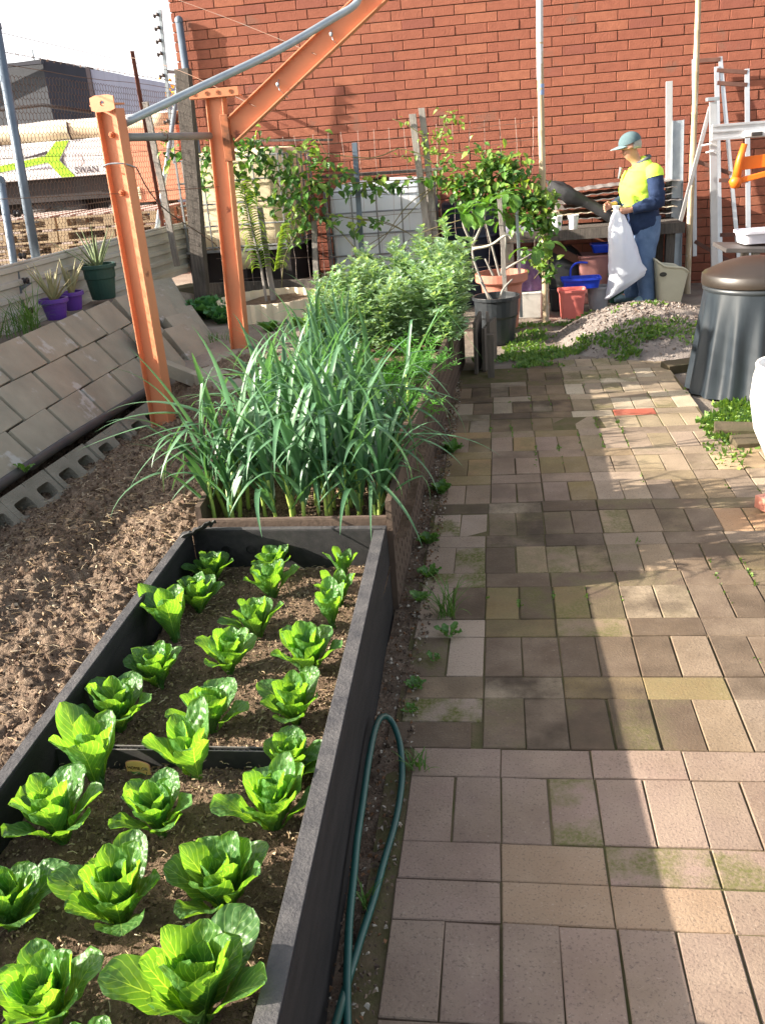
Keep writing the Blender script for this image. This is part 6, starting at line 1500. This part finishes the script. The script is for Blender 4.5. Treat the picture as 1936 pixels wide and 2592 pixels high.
    for i in range(9):
        th = math.pi*(.18+.42*i/8); P.append([c+F*(.076*math.sin(th)*math.cos(a)-.008)+S*(.076*math.sin(th)*math.sin(a))+Vector((0, 0, .092*math.cos(th))) for a in [math.pi*(.42+1.16*k/18) for k in range(19)]])
    mb.grid(P, uv=False); mb.build('hair', mat('grey_hair', (.45, .43, .40), (.32, .30, .28), rough=.9, scale=60, bump=.5, bscale=150), root, True, solid=.006)
    capm = mat('teal_cap', (.07, .12, .135), (.11, .17, .185), rough=.85, scale=12)
    mb = MB(); c = T(.135, 0, 1.385); tilt = .30; Fz = (F*math.cos(tilt)-Vector((0, 0, 1))*math.sin(tilt)); Uz = (F*math.sin(tilt)+Vector((0, 0, 1))*math.cos(tilt)); P = []
    for i in range(9):
        th = math.pi/2*(1-i/8)*.98+.02; P.append([c+Fz*(.100*math.sin(th)*math.cos(a)-.004)+S*(.085*math.sin(th)*math.sin(a))+Uz*(.088*math.cos(th)) for a in [2*math.pi*k/28 for k in range(28)]])
    mb.grid(P, uv=False, closed=True); mb.add(P[-1], [tuple(range(28))]); cp = mb.build('cap', capm, root, True)
    mb = MB(); P = []
    for i in range(6):
        t = i/5; P.append([c+Fz*((.092+.085*t)*math.cos(a))+S*((.082-.012*t)*math.sin(a))+Uz*(.006-.022*(math.sin(a)**2)-.004*t) for a in [R(-62+124*k/14) for k in range(15)]])
    mb.grid(P, uv=False); mb.build('peak', mat('cap_peak', (.19, .28, .30), (.15, .23, .25), rough=.8), cp, True, solid=.004)
    # face details
    for sd in (1, -1):
        mb = MB(); mb.lathe([(.001, -.007), (.006, -.004), (.007, 0), (.006, .004), (.001, .007)], 10, tuple(T(.200, sd*.030, 1.352))); mb.build('eye', mat('eye_dark', (.04, .03, .025), rough=.3), root, True)
        mb = MB(); mb.bar(T(.208, sd*.016, 1.367), T(.200, sd*.044, 1.366), .006, .005); mb.build('eyebrow', bpy.data.materials['grey_hair'], root)
    mb = MB(); mb.bar(T(.208, -.018, 1.305), T(.208, .018, 1.305), .006, .006); mb.build('mouth', mat('lips', (.34, .13, .11), rough=.6), root)
person()
def sack():
    F = Vector((-.975, -.222, 0)).normalized(); S = Vector((0, 0, 1)).cross(F)
    def T(f, s, z): return F*f+S*s+Vector((0, 0, z))
    mb = MB(); N = 48; P = []
    K = [(.275, .095, .885, .036, .03), (.272, .105, .85, .022, .02), (.265, .12, .80, .055, .04), (.255, .145, .70, .095, .06), (.24, .165, .58, .115, .08), (.225, .175, .45, .130, .09), (.21, .18, .33, .150, .10), (.20, .18, .245, .175, .095), (.20, .18, .21, .185, .075), (.20, .18, .19, .17, .045)]
    for q in range(len(K)-1):
        for j in range(4):
            t = j/4; f, s, z, a, b = lerp(K[q], K[q+1], t); i = q*4+j; row = []
            for k in range(N):
                an = 2*math.pi*k/N; wr = 1+.10*math.sin(an*7+i*.25)*(1 if z > .6 else .35)+.09*nz3(math.cos(an)*2, math.sin(an)*2, i*.35)
                low = max(0, (.62-z)/.45)
                row.append(T(f+a*wr*math.cos(an), s+b*wr*math.sin(an), z-.11*math.cos(an)*low*(a/.18)))
            P.append(row)
    mb.grid(P, uv=False, closed=True); mb.add(P[-1], [tuple(range(N))]); mb.add(P[0], [tuple(range(N-1, -1, -1))])
    o = mb.build('white_sack', mat('white_woven_plastic', (.86, .87, .92), (.78, .80, .88), rough=.45, scale=4, trans=.25, tt=(1, 1, 1.02), bump=.4, bscale=14), None, smooth=True, loc=(1.25, 8.60, 0)); tag(o, 'half full white woven plastic sack hanging from the man’s hands', 'sack')
sack()
